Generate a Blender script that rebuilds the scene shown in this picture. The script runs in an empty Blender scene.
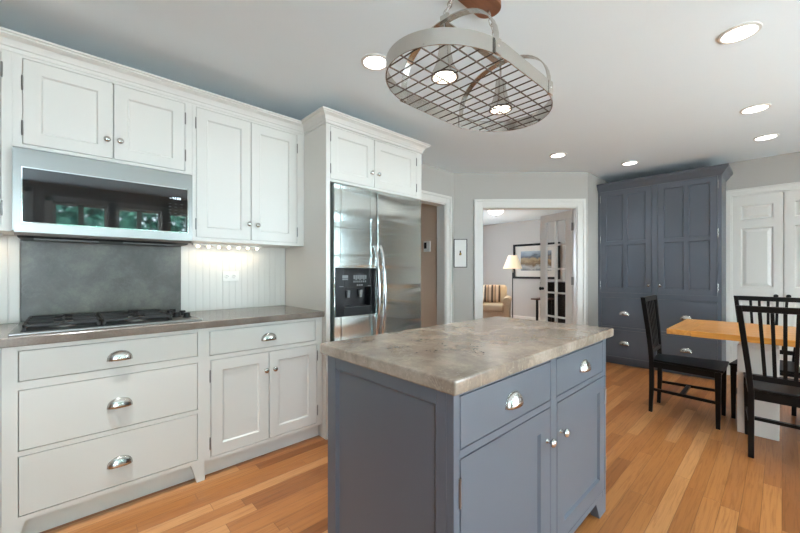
import bpy, bmesh, math, random
from mathutils import Vector, Matrix

random.seed(7)
PI = math.pi
scene = bpy.context.scene
COL = scene.collection

# ------------------------------------------------------------------ camera, world, exposure
CAM_H = 1.195
YAW = math.radians(46.94)
cam_data = bpy.data.cameras.new('camera')
cam_data.sensor_width = 36.0
cam_data.sensor_fit = 'HORIZONTAL'
cam_data.lens = 36.0 * 357.0 / 800.0
cam_data.shift_y = (272.0 - 266.5) / 800.0
cam_data.clip_start = 0.02
cam = bpy.data.objects.new('camera', cam_data)
cam.location = (0, 0, CAM_H)
cam.rotation_euler = (PI / 2, 0, YAW)
COL.objects.link(cam)
scene.camera = cam

scene.view_settings.view_transform = 'Standard'
scene.view_settings.look = 'None'
scene.view_settings.gamma = 1.0
scene.view_settings.use_curve_mapping = False
scene.view_settings.exposure = 0.49
scene.cycles.use_denoising = True
scene.cycles.max_bounces = 10
scene.cycles.diffuse_bounces = 6
scene.cycles.sample_clamp_indirect = 8.0

world = bpy.data.worlds.new('sky')
scene.world = world
world.use_nodes = True
wn = world.node_tree.nodes
wn.clear()
w_out = wn.new('ShaderNodeOutputWorld')
w_bg = wn.new('ShaderNodeBackground')
w_bg.inputs['Color'].default_value = (0.73, 0.885, 1.0, 1)
w_bg.inputs['Strength'].default_value = 17.0
world.node_tree.links.new(w_bg.outputs[0], w_out.inputs[0])

def sun_lamp():
    d = bpy.data.lights.new('sun', 'SUN')
    d.energy = 6.0
    d.angle = math.radians(2)
    d.color = (1.0, 0.95, 0.86)
    o = bpy.data.objects.new('sun', d)
    o.rotation_euler = (math.radians(40), math.radians(-38), 0)
    COL.objects.link(o)
sun_lamp()

def area(name, loc, rot, sx, sy, watts, color=(1, 1, 1), portal=False, spread=180):
    d = bpy.data.lights.new(name, 'AREA')
    d.shape = 'RECTANGLE'
    d.size, d.size_y = sx, sy
    d.energy = watts
    d.color = color
    d.spread = math.radians(spread)
    if portal:
        d.cycles.is_portal = True
    o = bpy.data.objects.new(name, d)
    o.location = loc
    o.rotation_euler = rot
    COL.objects.link(o)
    return o

DAY = (0.70, 0.875, 1.0)
FACE_NEG_X = (0, PI / 2, 0)          # the light shines towards -X
FACE_POS_X = (0, -PI / 2, 0)
FACE_POS_Y = (PI / 2, 0, 0)
KITCHEN_WINDOWS = [(-0.14, 0.46), (0.58, 1.16), (1.28, 1.86)]
ADDED_PATIO = (2.15, 4.0)
area('added_ceiling_fill', (2.05, -.86, 1.4), (0, math.radians(130), 0), 1.7, .82, 32, DAY)  # added fill lamp, tilted up to brighten the left ceiling
area('added_tall_window_portal', (2.07, -.86, 1.33), FACE_NEG_X, 1.94, .86, 1, DAY, portal=True)  # portal for the added tall window
for a_, b_ in KITCHEN_WINDOWS:
    area('daylight_kitchen_window', (2.07, (a_ + b_) / 2, 1.62), FACE_NEG_X, 1.16, b_ - a_, 1, DAY, portal=True)
area('added_patio_fill', (2.0, sum(ADDED_PATIO) / 2, 1.15), (0, math.radians(108), 0), 2.0, ADDED_PATIO[1] - ADDED_PATIO[0], 8, DAY)  # added fill at the unseen patio glazing, tilted towards the ceiling
area('added_living_fill', (-6.05, 6.3, 1.5), FACE_POS_X, 1.5, 1.1, 10, (0.8, 0.9, 1.0))  # added fill lamp standing in for daylight in the living room

# ------------------------------------------------------------------ materials
def lin(c):
    c = c / 255.0
    return c / 12.92 if c <= 0.04045 else ((c + 0.055) / 1.055) ** 2.4
def rgb(r, g, b):
    return (lin(r), lin(g), lin(b), 1.0)

class NT:
    def __init__(s, name):
        s.m = bpy.data.materials.new(name)
        s.m.use_nodes = True
        s.t = s.m.node_tree
        s.b = s.t.nodes['Principled BSDF']
    def n(s, typ, **kw):
        o = s.t.nodes.new(typ)
        for k, v in kw.items():
            setattr(o, k, v)
        return o
    def l(s, a, b):
        s.t.links.new(a, b)
    def math(s, op, a, b=None):
        o = s.n('ShaderNodeMath', operation=op)
        for i, x in enumerate((a, b)):
            if x is None: continue
            if isinstance(x, (int, float)): o.inputs[i].default_value = x
            else: s.l(x, o.inputs[i])
        return o.outputs[0]
    def mix(s, fac, a, b, blend='MIX'):
        o = s.n('ShaderNodeMix', data_type='RGBA', blend_type=blend)
        for idx, x in ((0, fac), (6, a), (7, b)):
            if isinstance(x, (int, float, tuple)): o.inputs[idx].default_value = x
            else: s.l(x, o.inputs[idx])
        return o.outputs[2]
    def coords(s, scale=(1, 1, 1)):
        tc = s.n('ShaderNodeTexCoord')
        mp = s.n('ShaderNodeMapping')
        mp.inputs['Scale'].default_value = scale
        g = s.n('ShaderNodeNewGeometry')
        s.l(g.outputs['Position'], mp.inputs[0])
        return mp.outputs[0]
    def objcoords(s, scale=(1, 1, 1)):
        tc = s.n('ShaderNodeTexCoord')
        mp = s.n('ShaderNodeMapping')
        mp.inputs['Scale'].default_value = scale
        s.l(tc.outputs['Object'], mp.inputs[0])
        return mp.outputs[0]
    def noise(s, vec, scale, detail=4, rough=0.55, dist=0.0):
        o = s.n('ShaderNodeTexNoise')
        o.inputs['Scale'].default_value = scale
        o.inputs['Detail'].default_value = detail
        o.inputs['Roughness'].default_value = rough
        o.inputs['Distortion'].default_value = dist
        s.l(vec, o.inputs['Vector'])
        return o.outputs[0]
    def ramp(s, fac, stops):
        o = s.n('ShaderNodeValToRGB')
        e = o.color_ramp.elements
        while len(e) > 1: e.remove(e[-1])
        e[0].position, e[0].color = stops[0]
        for p, c in stops[1:]:
            k = e.new(p); k.color = c
        s.l(fac, o.inputs[0])
        return o.outputs[0]
    def bump(s, h, strength=0.1, dist=0.01):
        o = s.n('ShaderNodeBump')
        o.inputs['Strength'].default_value = strength
        o.inputs['Distance'].default_value = dist
        s.l(h, o.inputs['Height'])
        s.l(o.outputs[0], s.b.inputs['Normal'])
    def set(s, **kw):
        for k, v in kw.items():
            s.b.inputs[k.replace('_', ' ')].default_value = v
        return s

def paint(name, col, rough=0.45, var=0.03, spec=0.5, scale=6):
    t = NT(name)
    nz = t.noise(t.coords(), scale, 3)
    dark = tuple(c * (1 - var) for c in col[:3]) + (1,)
    t.l(t.mix(nz, dark, col), t.b.inputs['Base Color'])
    t.bump(t.noise(t.coords(), 180, 2), 0.03, 0.002)
    t.set(Roughness=rough, Specular_IOR_Level=spec)
    return t.m
def metal(name, col, rough=0.25, brushed=None, wavy=0.0):
    t = NT(name)
    t.set(Metallic=1.0, Base_Color=col, Roughness=rough)
    if brushed:
        nz = t.noise(t.coords(brushed), 1.0, 3)
        r = t.n('ShaderNodeMapRange')
        t.l(nz, r.inputs[0])
        r.inputs[3].default_value = rough * 0.75
        r.inputs[4].default_value = rough * 1.3
        t.l(r.outputs[0], t.b.inputs['Roughness'])
    if wavy:
        t.bump(t.noise(t.coords((1.2, 0.9, 7.0)), 1.0, 1, 0.4, 0.6), wavy, 0.02)
    return t.m
def glow(name, col, strength):
    t = NT(name)
    t.set(Base_Color=col, Emission_Color=col, Emission_Strength=strength, Roughness=0.6)
    return t.m

M = {}
M['white'] = paint('white_cabinet_paint', rgb(224, 222, 216), 0.38, 0.012)
M['trim'] = paint('white_trim_paint', rgb(222, 219, 213), 0.35, 0.01)
M['ceiling'] = paint('ceiling_paint', rgb(235, 244, 249), 0.8, 0.01, 0.2)
M['wall'] = paint('greige_wall_paint', rgb(184, 180, 174), 0.7, 0.012, 0.25)
M['tanwall'] = paint('tan_wall_paint', rgb(216, 192, 170), 0.7, 0.01, 0.25)
M['livwall'] = paint('living_wall_paint', rgb(196, 191, 186), 0.7, 0.01, 0.25)
M['blue'] = paint('slate_blue_paint', rgb(90, 95, 104), 0.36, 0.02)
M['nickel'] = metal('brushed_nickel', rgb(205, 203, 198), 0.22)
M['hinge'] = metal('aged_hinge_steel', rgb(150, 148, 144), 0.35)
M['steel'] = metal('stainless_steel', rgb(150, 150, 148), 0.32, (3, 3, 220))
M['fridge'] = metal('fridge_stainless', rgb(214, 222, 220), 0.17, (2, 2, 160), 0.75)
M['rack'] = metal('satin_rack_steel', rgb(196, 193, 187), 0.24)
M['wire'] = metal('dark_rack_wire', rgb(92, 80, 72), 0.45)
M['chrome'] = metal('bright_chrome', rgb(225, 225, 225), 0.08)
M['black'] = paint('black_lacquer', rgb(14, 12, 11), 0.38, 0.2, 0.25)
M['iron'] = paint('cast_iron', rgb(28, 27, 26), 0.5, 0.25)
M['plastic_black'] = paint('black_plastic', rgb(15, 15, 17), 0.3, 0.1, 0.3)
M['plastic_grey'] = paint('grey_plastic', rgb(118, 120, 122), 0.4, 0.05)
M['plastic_white'] = paint('white_plastic', rgb(236, 235, 230), 0.35, 0.01)
M['bulb'] = glow('lit_bulb', (1.0, 0.93, 0.82, 1), 5)
M['can'] = glow('lit_lens', (1.0, 0.96, 0.90, 1), 4)
M['warm'] = glow('warm_puck', (1.0, 0.80, 0.55, 1), 5)
M['flush'] = glow('lit_dome', (1.0, 0.96, 0.9, 1), 2.6)
M['digit'] = glow('display_digits', (0.85, 0.95, 1.0, 1), 0.5)
M['key'] = paint('grey_key_print', rgb(74, 77, 80), 0.5, 0.05)

def glass(name, tint=(1, 1, 1, 1), refl=1.45):
    t = NT(name)
    t.t.nodes.remove(t.b)
    out = [n for n in t.t.nodes if n.type == 'OUTPUT_MATERIAL'][0]
    tr = t.n('ShaderNodeBsdfTransparent'); tr.inputs[0].default_value = tint
    gl = t.n('ShaderNodeBsdfGlossy'); gl.inputs['Roughness'].default_value = 0.02
    fr = t.n('ShaderNodeFresnel'); fr.inputs[0].default_value = refl
    mx = t.n('ShaderNodeMixShader')
    gm = t.n('ShaderNodeNewGeometry')
    t.l(t.math('MULTIPLY', fr.outputs[0], t.math('SUBTRACT', 1.0, gm.outputs['Backfacing'])), mx.inputs[0]); t.l(tr.outputs[0], mx.inputs[1]); t.l(gl.outputs[0], mx.inputs[2])
    t.l(mx.outputs[0], out.inputs[0])
    return t.m
M['glass'] = glass('window_glass')

def black_glass():
    t = NT('black_oven_glass')
    t.set(Base_Color=(0.006, 0.006, 0.007, 1), Roughness=0.03, IOR=1.75)
    return t.m
M['blackglass'] = black_glass()

def floor_mat():
    t = NT('oak_strip_floor')
    g = t.n('ShaderNodeNewGeometry')
    sep = t.n('ShaderNodeSeparateXYZ')
    t.l(g.outputs['Position'], sep.inputs[0])
    x, y = sep.outputs[0], sep.outputs[1]
    PW, PL = 0.072, 0.85
    xr = t.math('DIVIDE', x, PW)
    row = t.math('FLOOR', xr)
    wnode = t.n('ShaderNodeTexWhiteNoise', noise_dimensions='1D')
    t.l(row, wnode.inputs['W'])
    off = t.math('MULTIPLY', wnode.outputs[0], 3.7)
    ys = t.math('ADD', t.math('DIVIDE', y, PL), off)
    pid = t.math('FLOOR', ys)
    comb = t.n('ShaderNodeCombineXYZ')
    t.l(row, comb.inputs[0]); t.l(pid, comb.inputs[1])
    w2 = t.n('ShaderNodeTexWhiteNoise', noise_dimensions='2D')
    t.l(comb.outputs[0], w2.inputs['Vector'])
    tone = w2.outputs[0]
    base = t.ramp(tone, [(0.0, rgb(136, 82, 42)), (0.2, rgb(158, 99, 52)), (0.5, rgb(169, 109, 59)), (0.8, rgb(177, 118, 67)), (1.0, rgb(191, 136, 86))])
    # grain: long streaks, shifted per plank
    shift = t.n('ShaderNodeVectorMath', operation='ADD')
    sc = t.n('ShaderNodeVectorMath', operation='MULTIPLY')
    sc.inputs[1].default_value = (95, 4.0, 1)
    t.l(g.outputs['Position'], sc.inputs[0])
    w2c = t.n('ShaderNodeVectorMath', operation='MULTIPLY')
    w2c.inputs[1].default_value = (37, 37, 0)
    t.l(w2.outputs[1], w2c.inputs[0])
    t.l(sc.outputs[0], shift.inputs[0]); t.l(w2c.outputs[0], shift.inputs[1])
    gr = t.noise(shift.outputs[0], 1.0, 5, 0.62, 0.6)
    grain = t.ramp(gr, [(0.30, (0.62, 0.52, 0.44, 1)), (0.52, (1, 1, 1, 1)), (0.75, (1.08, 1.08, 1.06, 1))])
    c1 = t.mix(0.75, base, grain, 'MULTIPLY')
    # joints
    fx = t.math('FRACT', xr)
    ex = t.math('MINIMUM', fx, t.math('SUBTRACT', 1.0, fx))
    fy = t.math('FRACT', ys)
    ey = t.math('MULTIPLY', t.math('MINIMUM', fy, t.math('SUBTRACT', 1.0, fy)), PL / PW)
    e = t.math('MINIMUM', ex, ey)
    r = t.n('ShaderNodeMapRange')
    t.l(e, r.inputs[0])
    r.inputs[1].default_value = 0.006; r.inputs[2].default_value = 0.022
    col = t.mix(r.outputs[0], rgb(118, 72, 38), c1)
    t.l(col, t.b.inputs['Base Color'])
    rr = t.n('ShaderNodeMapRange')
    t.l(gr, rr.inputs[0]); rr.inputs[3].default_value = 0.36; rr.inputs[4].default_value = 0.24
    t.l(rr.outputs[0], t.b.inputs['Roughness'])
    t.bump(r.outputs[0], 0.25, 0.002)
    return t.m
M['floor'] = floor_mat()

def stone(name, c0, c1, c2, rough=0.2, scale=3.0, vein=0.5, spec=0.5):
    t = NT(name)
    v = t.coords()
    n1 = t.noise(v, scale, 9, 0.66, 0.25)
    n2 = t.noise(v, scale * 1.6, 6, 0.6, 0.9)
    base = t.ramp(n1, [(0.34, c0), (0.5, c1), (0.68, c2)])
    ridge = t.math('ABSOLUTE', t.math('SUBTRACT', n2, 0.5))
    vm = t.ramp(ridge, [(0.0, (1, 1, 1, 1)), (0.014, (0, 0, 0, 1))])
    n3 = t.noise(v, scale * 30, 3)
    col = t.mix(t.math('MULTIPLY', vm, vein), base, c2)
    col2 = t.mix(0.35, col, t.ramp(n3, [(0.35, (0.72, 0.72, 0.72, 1)), (0.65, (1.12, 1.12, 1.12, 1))]), 'MULTIPLY')
    t.l(col2, t.b.inputs['Base Color'])
    t.set(Roughness=rough, Specular_IOR_Level=spec)
    return t.m
M['island_stone'] = stone('island_limestone', rgb(116, 102, 89), rgb(144, 129, 114), rgb(178, 163, 148), 0.18, 4.2, 0.55, 0.95)
M['counter_stone'] = stone('counter_taupe_stone', rgb(104, 92, 83), rgb(120, 108, 98), rgb(136, 124, 114), 0.17, 4.0, 0.2)
M['slab'] = stone('backsplash_slate', rgb(64, 61, 53), rgb(86, 83, 74), rgb(116, 112, 102), 0.34, 4.5, 0.3)

def wood(name, c0, c1, axis, rough=0.35, scale=1.0):
    t = NT(name)
    s = [40 * scale] * 3
    s['xyz'.index(axis)] = 2.0 * scale
    nz = t.noise(t.objcoords(tuple(s)), 1.0, 5, 0.6, 0.5)
    t.l(t.ramp(nz, [(0.3, c0), (0.7, c1)]), t.b.inputs['Base Color'])
    t.set(Roughness=rough)
    return t.m
M['tablewood'] = wood('honey_oak_top', rgb(190, 122, 48), rgb(222, 156, 76), 'x', 0.28)
M['tablewood_end'] = wood('honey_oak_end', rgb(190, 124, 56), rgb(220, 158, 84), 'y', 0.28)
M['canopywood'] = wood('brown_canopy_wood', rgb(112, 70, 48), rgb(138, 90, 64), 'y', 0.4)
M['brownwood'] = wood('brown_table_wood', rgb(92, 60, 42), rgb(120, 82, 58), 'x', 0.4)
M['pedestal'] = paint('painted_pedestal', rgb(214, 205, 196), 0.5, 0.08, 0.4, 4)
M['chairfabric'] = paint('cream_upholstery', rgb(206, 188, 164), 0.9, 0.06, 0.1, 30)
M['shade'] = None
def shade_mat():
    t = NT('lamp_shade_fabric')
    t.set(Base_Color=rgb(240, 226, 196), Roughness=0.9, Emission_Color=(1.0, 0.84, 0.6, 1), Emission_Strength=0.28)
    return t.m
M['shade'] = shade_mat()
def stripe_mat():
    t = NT('striped_pillow_fabric')
    v = t.objcoords()
    sep = t.n('ShaderNodeSeparateXYZ'); t.l(v, sep.inputs[0])
    f = t.math('FRACT', t.math('MULTIPLY', sep.outputs[0], 6.5))
    t.l(t.ramp(f, [(0.0, rgb(60, 48, 44)), (0.22, rgb(60, 48, 44)), (0.24, rgb(190, 160, 132)), (0.5, rgb(190, 160, 132)), (0.52, rgb(96, 80, 72)), (0.6, rgb(96, 80, 72)), (0.62, rgb(206, 184, 160)), (0.98, rgb(206, 184, 160))]), t.b.inputs['Base Color'])
    t.set(Roughness=0.9)
    return t.m
M['stripe'] = stripe_mat()
def picture_mat():
    t = NT('landscape_print')
    v = t.objcoords()
    sep = t.n('ShaderNodeSeparateXYZ'); t.l(v, sep.inputs[0])
    nz = t.noise(t.objcoords((4, 1, 9)), 1.0, 5, 0.6, 0.6)
    h = t.math('ADD', sep.outputs[2], t.math('MULTIPLY', t.math('SUBTRACT', nz, 0.5), 0.35))
    mr = t.n('ShaderNodeMapRange'); t.l(h, mr.inputs[0]); mr.inputs[1].default_value = -0.25; mr.inputs[2].default_value = 0.25
    t.l(t.ramp(mr.outputs[0], [(0.0, rgb(108, 112, 118)), (0.2, rgb(190, 186, 178)), (0.42, rgb(122, 98, 72)), (0.6, rgb(176, 150, 116)), (0.72, rgb(96, 104, 112)), (1.0, rgb(172, 180, 188))]), t.b.inputs['Base Color'])
    t.set(Roughness=0.25)
    return t.m
M['print'] = picture_mat()
M['mat'] = paint('picture_mat_board', rgb(222, 214, 204), 0.8, 0.02)
M['paper'] = paint('white_paper', rgb(236, 234, 228), 0.8, 0.01)
M['ochre'] = paint('ochre_print', rgb(170, 138, 62), 0.8, 0.1)
M['umber'] = paint('dark_umber_print', rgb(66, 60, 56), 0.8, 0.1)
def leaf_mat(name, a, b):
    t = NT(name)
    nz = t.noise(t.coords(), 9, 2)
    t.l(t.ramp(nz, [(0.35, a), (0.65, b)]), t.b.inputs['Base Color'])
    t.set(Roughness=0.6)
    return t.m
M['leaf'] = leaf_mat('tree_leaves', rgb(26, 84, 78), rgb(104, 168, 140))
M['bark'] = paint('tree_bark', rgb(84, 70, 58), 0.9, 0.3, 0.2)
M['reflector'] = paint('pale_bounce_ground', rgb(205, 203, 197), 0.9, 0.1, 0.1)  # kept pale so the ground throws daylight up to the ceiling

# ------------------------------------------------------------------ mesh helpers
def FX(a, n, z): return (n, a, z)           # faces +X: a runs along Y
def FY(a, n, z): return (a, -n, z)          # faces -Y: a runs along X
def ID(a, n, z): return (a, n, z)

def root_offset(o):
    v = Vector((0, 0, 0))
    while o is not None:
        v += o.location
        o = o.parent
    return v

class MB:
    def __init__(s, frame=ID):
        s.bm = bmesh.new()
        s.f = frame
    def v(s, a, n, z):
        return s.bm.verts.new(s.f(a, n, z))
    def box(s, a0, a1, n0, n1, z0, z1):
        c = [s.v(a, n, z) for z in (z0, z1) for n in (n0, n1) for a in (a0, a1)]
        for q in ((0, 1, 3, 2), (4, 6, 7, 5), (0, 4, 5, 1), (2, 3, 7, 6), (0, 2, 6, 4), (1, 5, 7, 3)):
            s.bm.faces.new([c[i] for i in q])
        return s
    def hexa(s, bottom, top):
        b = [s.v(*p) for p in bottom]; t = [s.v(*p) for p in top]
        s.bm.faces.new(b); s.bm.faces.new(t)
        k = len(b)
        for i in range(k):
            s.bm.faces.new([b[i], b[(i + 1) % k], t[(i + 1) % k], t[i]])
        return s
    def prism_z(s, pts, z0, z1):
        return s.hexa([(x, y, z0) for x, y in pts], [(x, y, z1) for x, y in pts])
    def prism_a(s, pts, a0, a1):             # pts in (n, z)
        return s.hexa([(a0, n, z) for n, z in pts], [(a1, n, z) for n, z in pts])
    def prism_n(s, pts, n0, n1):             # pts in (a, z)
        return s.hexa([(a, n0, z) for a, z in pts], [(a, n1, z) for a, z in pts])
    def ring(s, c, u, w, r, seg):
        return [s.bm.verts.new(c + (u * math.cos(2 * PI * i / seg) + w * math.sin(2 * PI * i / seg)) * r) for i in range(seg)]
    def tube(s, pts, r, seg=8, closed=False, flat=None):
        P = [Vector(s.f(*p)) for p in pts]
        n = len(P)
        rr = r if isinstance(r, (list, tuple)) else [r] * n
        rings = []
        prev = None
        for i in range(n):
            if closed: t = P[(i + 1) % n] - P[i - 1]
            else: t = P[min(i + 1, n - 1)] - P[max(i - 1, 0)]
            t.normalize()
            if prev is None:
                u = t.cross(Vector((0, 0, 1)))
                if u.length < 1e-3: u = t.cross(Vector((1, 0, 0)))
            else:
                u = prev - t * prev.dot(t)
            u.normalize(); w = t.cross(u); prev = u
            rings.append(s.ring(P[i], u, w, rr[i], seg))
        for i in range(n if closed else n - 1):
            A, B = rings[i], rings[(i + 1) % n]
            for k in range(seg):
                s.bm.faces.new([A[k], A[(k + 1) % seg], B[(k + 1) % seg], B[k]])
        if not closed:
            s.bm.faces.new(rings[0]); s.bm.faces.new(rings[-1])
        return s
    def lathe(s, prof, origin, axis, seg=24, caps=True):
        o = Vector(s.f(*origin)); ax = Vector(s.f(*axis)).normalized()
        u = ax.cross(Vector((0, 0, 1)))
        if u.length < 1e-3: u = Vector((1, 0, 0))
        u.normalize(); w = ax.cross(u)
        rings = [s.ring(o + ax * h, u, w, max(r, 1e-4), seg) for r, h in prof]
        for A, B in zip(rings, rings[1:]):
            for k in range(seg):
                s.bm.faces.new([A[k], A[(k + 1) % seg], B[(k + 1) % seg], B[k]])
        if caps:
            s.bm.faces.new(rings[0]); s.bm.faces.new(rings[-1])
        return s
    def grid(s, fn, nu, nv, wrap_u=False):
        R = [[s.v(*fn(i / nu, j / nv)) for j in range(nv + 1)] for i in range(nu + (0 if wrap_u else 1))]
        for i in range(nu):
            A, B = R[i], R[(i + 1) % len(R)]
            for j in range(nv):
                s.bm.faces.new([A[j], B[j], B[j + 1], A[j + 1]])
        return s
    def sweep(s, prof, path, caps=True):      # prof (out, z) ; path (x, y); outward = right of travel
        P = [Vector(p) for p in path]
        offs = []
        for i in range(len(P)):
            ns = []
            if i > 0:
                d = (P[i] - P[i - 1]).normalized(); ns.append(Vector((d.y, -d.x)))
            if i < len(P) - 1:
                d = (P[i + 1] - P[i]).normalized(); ns.append(Vector((d.y, -d.x)))
            if len(ns) == 2:
                m = (ns[0] + ns[1]).normalized(); m = m / max(0.2, m.dot(ns[0]))
            else: m = ns[0]
            offs.append(m)
        rings = [[s.v(p.x + m.x * o, p.y + m.y * o, z) for o, z in prof] for p, m in zip(P, offs)]
        k = len(prof)
        for A, B in zip(rings, rings[1:]):
            for i in range(k):
                s.bm.faces.new([A[i], A[(i + 1) % k], B[(i + 1) % k], B[i]])
        if caps:
            s.bm.faces.new(rings[0]); s.bm.faces.new(rings[-1])
        return s
    def build(s, name, mat, parent=None, bevel=0.0, smooth=False, seg=2, solid=0.0, angle=38):
        bmesh.ops.recalc_face_normals(s.bm, faces=s.bm.faces[:])
        off = root_offset(parent)
        if off.length > 0:
            bmesh.ops.translate(s.bm, verts=s.bm.verts[:], vec=-off)
        me = bpy.data.meshes.new(name)
        s.bm.to_mesh(me); s.bm.free()
        me.materials.append(mat)
        if smooth:
            me.polygons.foreach_set('use_smooth', [True] * len(me.polygons))
            me.set_sharp_from_angle(angle=math.radians(angle))
        o = bpy.data.objects.new(name, me)
        COL.objects.link(o)
        if parent is not None: o.parent = parent
        if solid:
            md = o.modifiers.new('solid', 'SOLIDIFY'); md.thickness = solid; md.offset = 0
        if bevel:
            md = o.modifiers.new('bevel', 'BEVEL'); md.width = bevel; md.segments = seg
            md.limit_method = 'ANGLE'; md.angle_limit = math.radians(40)
        return o

def tag(o, label, cat, group=None, kind=None):
    o['label'] = label; o['category'] = cat
    if group: o['group'] = group
    if kind: o['kind'] = kind
    return o
def thing(name, label, cat, loc=(0, 0, 0), group=None, kind=None):
    o = bpy.data.objects.new(name, None)
    o.empty_display_size = 0.1
    COL.objects.link(o)
    o.location = loc
    return tag(o, label, cat, group, kind)
def struct(o, label, cat):
    return tag(o, label, cat, kind='structure')
def copy_tree(o, parent=None):
    c = o.copy(); COL.objects.link(c)
    if parent is not None: c.parent = parent
    for ch in list(o.children): copy_tree(ch, c)
    return c

# ------------------------------------------------------------------ room shell
CEIL = 2.46
XW = -2.87                      # kitchen left wall face
YB = 5.63                       # back wall face
XR = 2.10                       # window wall face
S2 = 2 ** -0.5
DP = Vector((-2.87, 3.62))      # start of the diagonal wall
def dg(s, off=0.0, z=None):     # along the diagonal wall, off = into the living room
    p = DP + Vector((S2, S2)) * s + Vector((-S2, S2)) * off
    return (p.x, p.y) if z is None else (p.x, p.y, z)

def holed(mb, a0, a1, z0, z1, n0, n1, holes):
    A = sorted({a0, a1, *[h[0] for h in holes], *[h[1] for h in holes]})
    Z = sorted({z0, z1, *[h[2] for h in holes], *[h[3] for h in holes]})
    for i in range(len(A) - 1):
        run = None
        for j in range(len(Z) - 1):
            ca, cz = (A[i] + A[i + 1]) / 2, (Z[j] + Z[j + 1]) / 2
            inside = any(h[0] < ca < h[1] and h[2] < cz < h[3] for h in holes)
            if not inside:
                run = (run[0], Z[j + 1]) if run else (Z[j], Z[j + 1])
            if run and (inside or j == len(Z) - 2):
                mb.box(A[i], A[i + 1], n0, n1, run[0], run[1]); run = None
    return mb

struct(MB().box(-6.4, 2.3, -4.6, 8.6, -0.1, 0.0).build('floor', M['floor']), 'honey oak strip floor running through the rooms', 'floor')
struct(MB().box(-6.4, 2.3, -4.6, 8.6, CEIL, CEIL + 0.12).build('ceiling', M['ceiling']), 'flat white painted ceiling', 'ceiling')
OPEN_A, OPEN_B, OPEN_H = 2.50, 3.456, 2.044
struct(holed(MB(FX), -4.47, 3.62, 0, CEIL, -3.0, XW, [(OPEN_A, OPEN_B, 0, OPEN_H)]).build('wall_left', M['wall']), 'greige kitchen wall behind white cabinets and refrigerator', 'wall')
# diagonal wall with the french door opening
DO0, DO1, DOH = 0.361, 1.554, 2.018
m = MB()
m.prism_z([dg(0), dg(DO0), dg(DO0, 0.13), dg(-0.10, 0.13)], 0, CEIL)
m.prism_z([dg(DO0), dg(DO1), dg(DO1, 0.13), dg(DO0, 0.13)], DOH, CEIL)
m.prism_z([dg(DO1), (-1.675, dg(0)[1] - dg(0)[0] - 1.675), (-1.675, 4.97), dg(1.60, 0.13), dg(DO1, 0.13)], 0, CEIL)
struct(m.build('wall_diagonal', M['wall']), 'angled greige wall with the wide doorway and small framed print', 'wall')
struct(MB().prism_z([(-1.675, 4.971), (-1.675, YB), (-1.805, YB), (-1.805, 4.971)], 0, CEIL).build('wall_return', M['wall']), 'short wall return beside the tall slate blue cabinet', 'wall')
CLO = (-0.405, 0.435, 0.0, 2.075)
struct(holed(MB(FY), -1.805, 2.3, 0, CEIL, -YB - 0.13, -YB, [CLO]).build('wall_back', M['wall']), 'greige wall above the white closet doors', 'wall')
struct(MB().box(CLO[0] - .05, CLO[1] + .05, YB + .13, YB + .16, 0, CEIL).build('wall_closet', M['wall']), 'wall closing the closet behind white doors', 'wall')
win_holes = [(a, b, 1.02, 2.20) for a, b in KITCHEN_WINDOWS] + [(ADDED_PATIO[0], ADDED_PATIO[1], 0.02, 2.12), (-1.30, -.42, .35, 2.3)]
struct(holed(MB(FX), -4.47, YB + .13, 0, CEIL, XR, XR + .14, win_holes).build('wall_right', M['wall']), 'window wall opposite the white cabinets', 'wall')

struct(MB().box(-6.4, 2.3, -4.6, -4.47, 0, CEIL).build('wall_near', M['wall']), 'wall at the camera end of the kitchen', 'wall')
struct(MB().box(-5.2, -3.0, 3.5, 3.6, 0, CEIL).build('wall_hall', M['tanwall']), 'tan hallway wall carrying the thermostat', 'wall')
struct(MB().box(-4.6, -4.5, -4.47, 3.5, 0, CEIL).build('wall_hall_side', M['tanwall']), 'hallway side wall beyond the refrigerator', 'wall')
LW = (5.8, 6.8, 0.8, 2.1)
struct(holed(MB(FX), 3.6, 8.6, 0, CEIL, -6.4, -6.2, [LW]).build('wall_living_left', M['livwall']), 'living room wall with the added window', 'wall')
struct(MB().box(-6.2, -1.675, 8.3, 8.6, 0, CEIL).build('wall_living_back', M['livwall']), 'beige living room wall with the framed landscape', 'wall')
struct(MB().box(-1.805, -1.70, YB + .0, 8.3, 0, CEIL).build('wall_living_right', M['livwall']), 'living room wall behind the french door', 'wall')
struct(MB().box(-6.4, -5.2, 3.5, 3.6, 0, CEIL).build('wall_living_near', M['livwall']), 'living room wall next to the hallway', 'wall')

def casing_profile(w, t=0.02):
    return [(0, 0), (t * 0.55, 0), (t * 0.75, w * .12), (t * 0.75, w * 0.72), (t, w * 0.78), (t * 1.15, w * 0.9), (t * 1.15, w), (0, w)]
# casing of the hallway opening (on the left wall)
def casing(frame, a0, a1, ztop, n, w, name, label, left=True, right=True, depth=0.13, jamb_n=None):
    mb = MB(frame)
    t = 0.016
    for (p, q) in ((0.0, w * .68), (w * .68, w)):
        tt = t if p == 0 else t * 1.6
        if left: mb.box(a0 - q, a0 - p, n, n + tt, 0, ztop + (q if p else w * .68))
        if right: mb.box(a1 + p, a1 + q, n, n + tt, 0, ztop + (q if p else w * .68))
        mb.box(a0 - (p if left else 0), a1 + (p if right else 0), n, n + tt, ztop + p, ztop + q)
    if depth:
        mb.box(a0 - .001, a0 + .012, n - depth, n + .002, 0, ztop)
        mb.box(a1 - .012, a1 + .001, n - depth, n + .002, 0, ztop)
        mb.box(a0, a1, n - depth, n + .002, ztop - .012, ztop + .001)
    return struct(mb.build(name, M['trim'], bevel=0.003), label, 'door casing')
casing(FX, OPEN_A, OPEN_B, OPEN_H, XW, 0.10, 'trim_1', 'white casing round the hallway opening beside the refrigerator')
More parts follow.
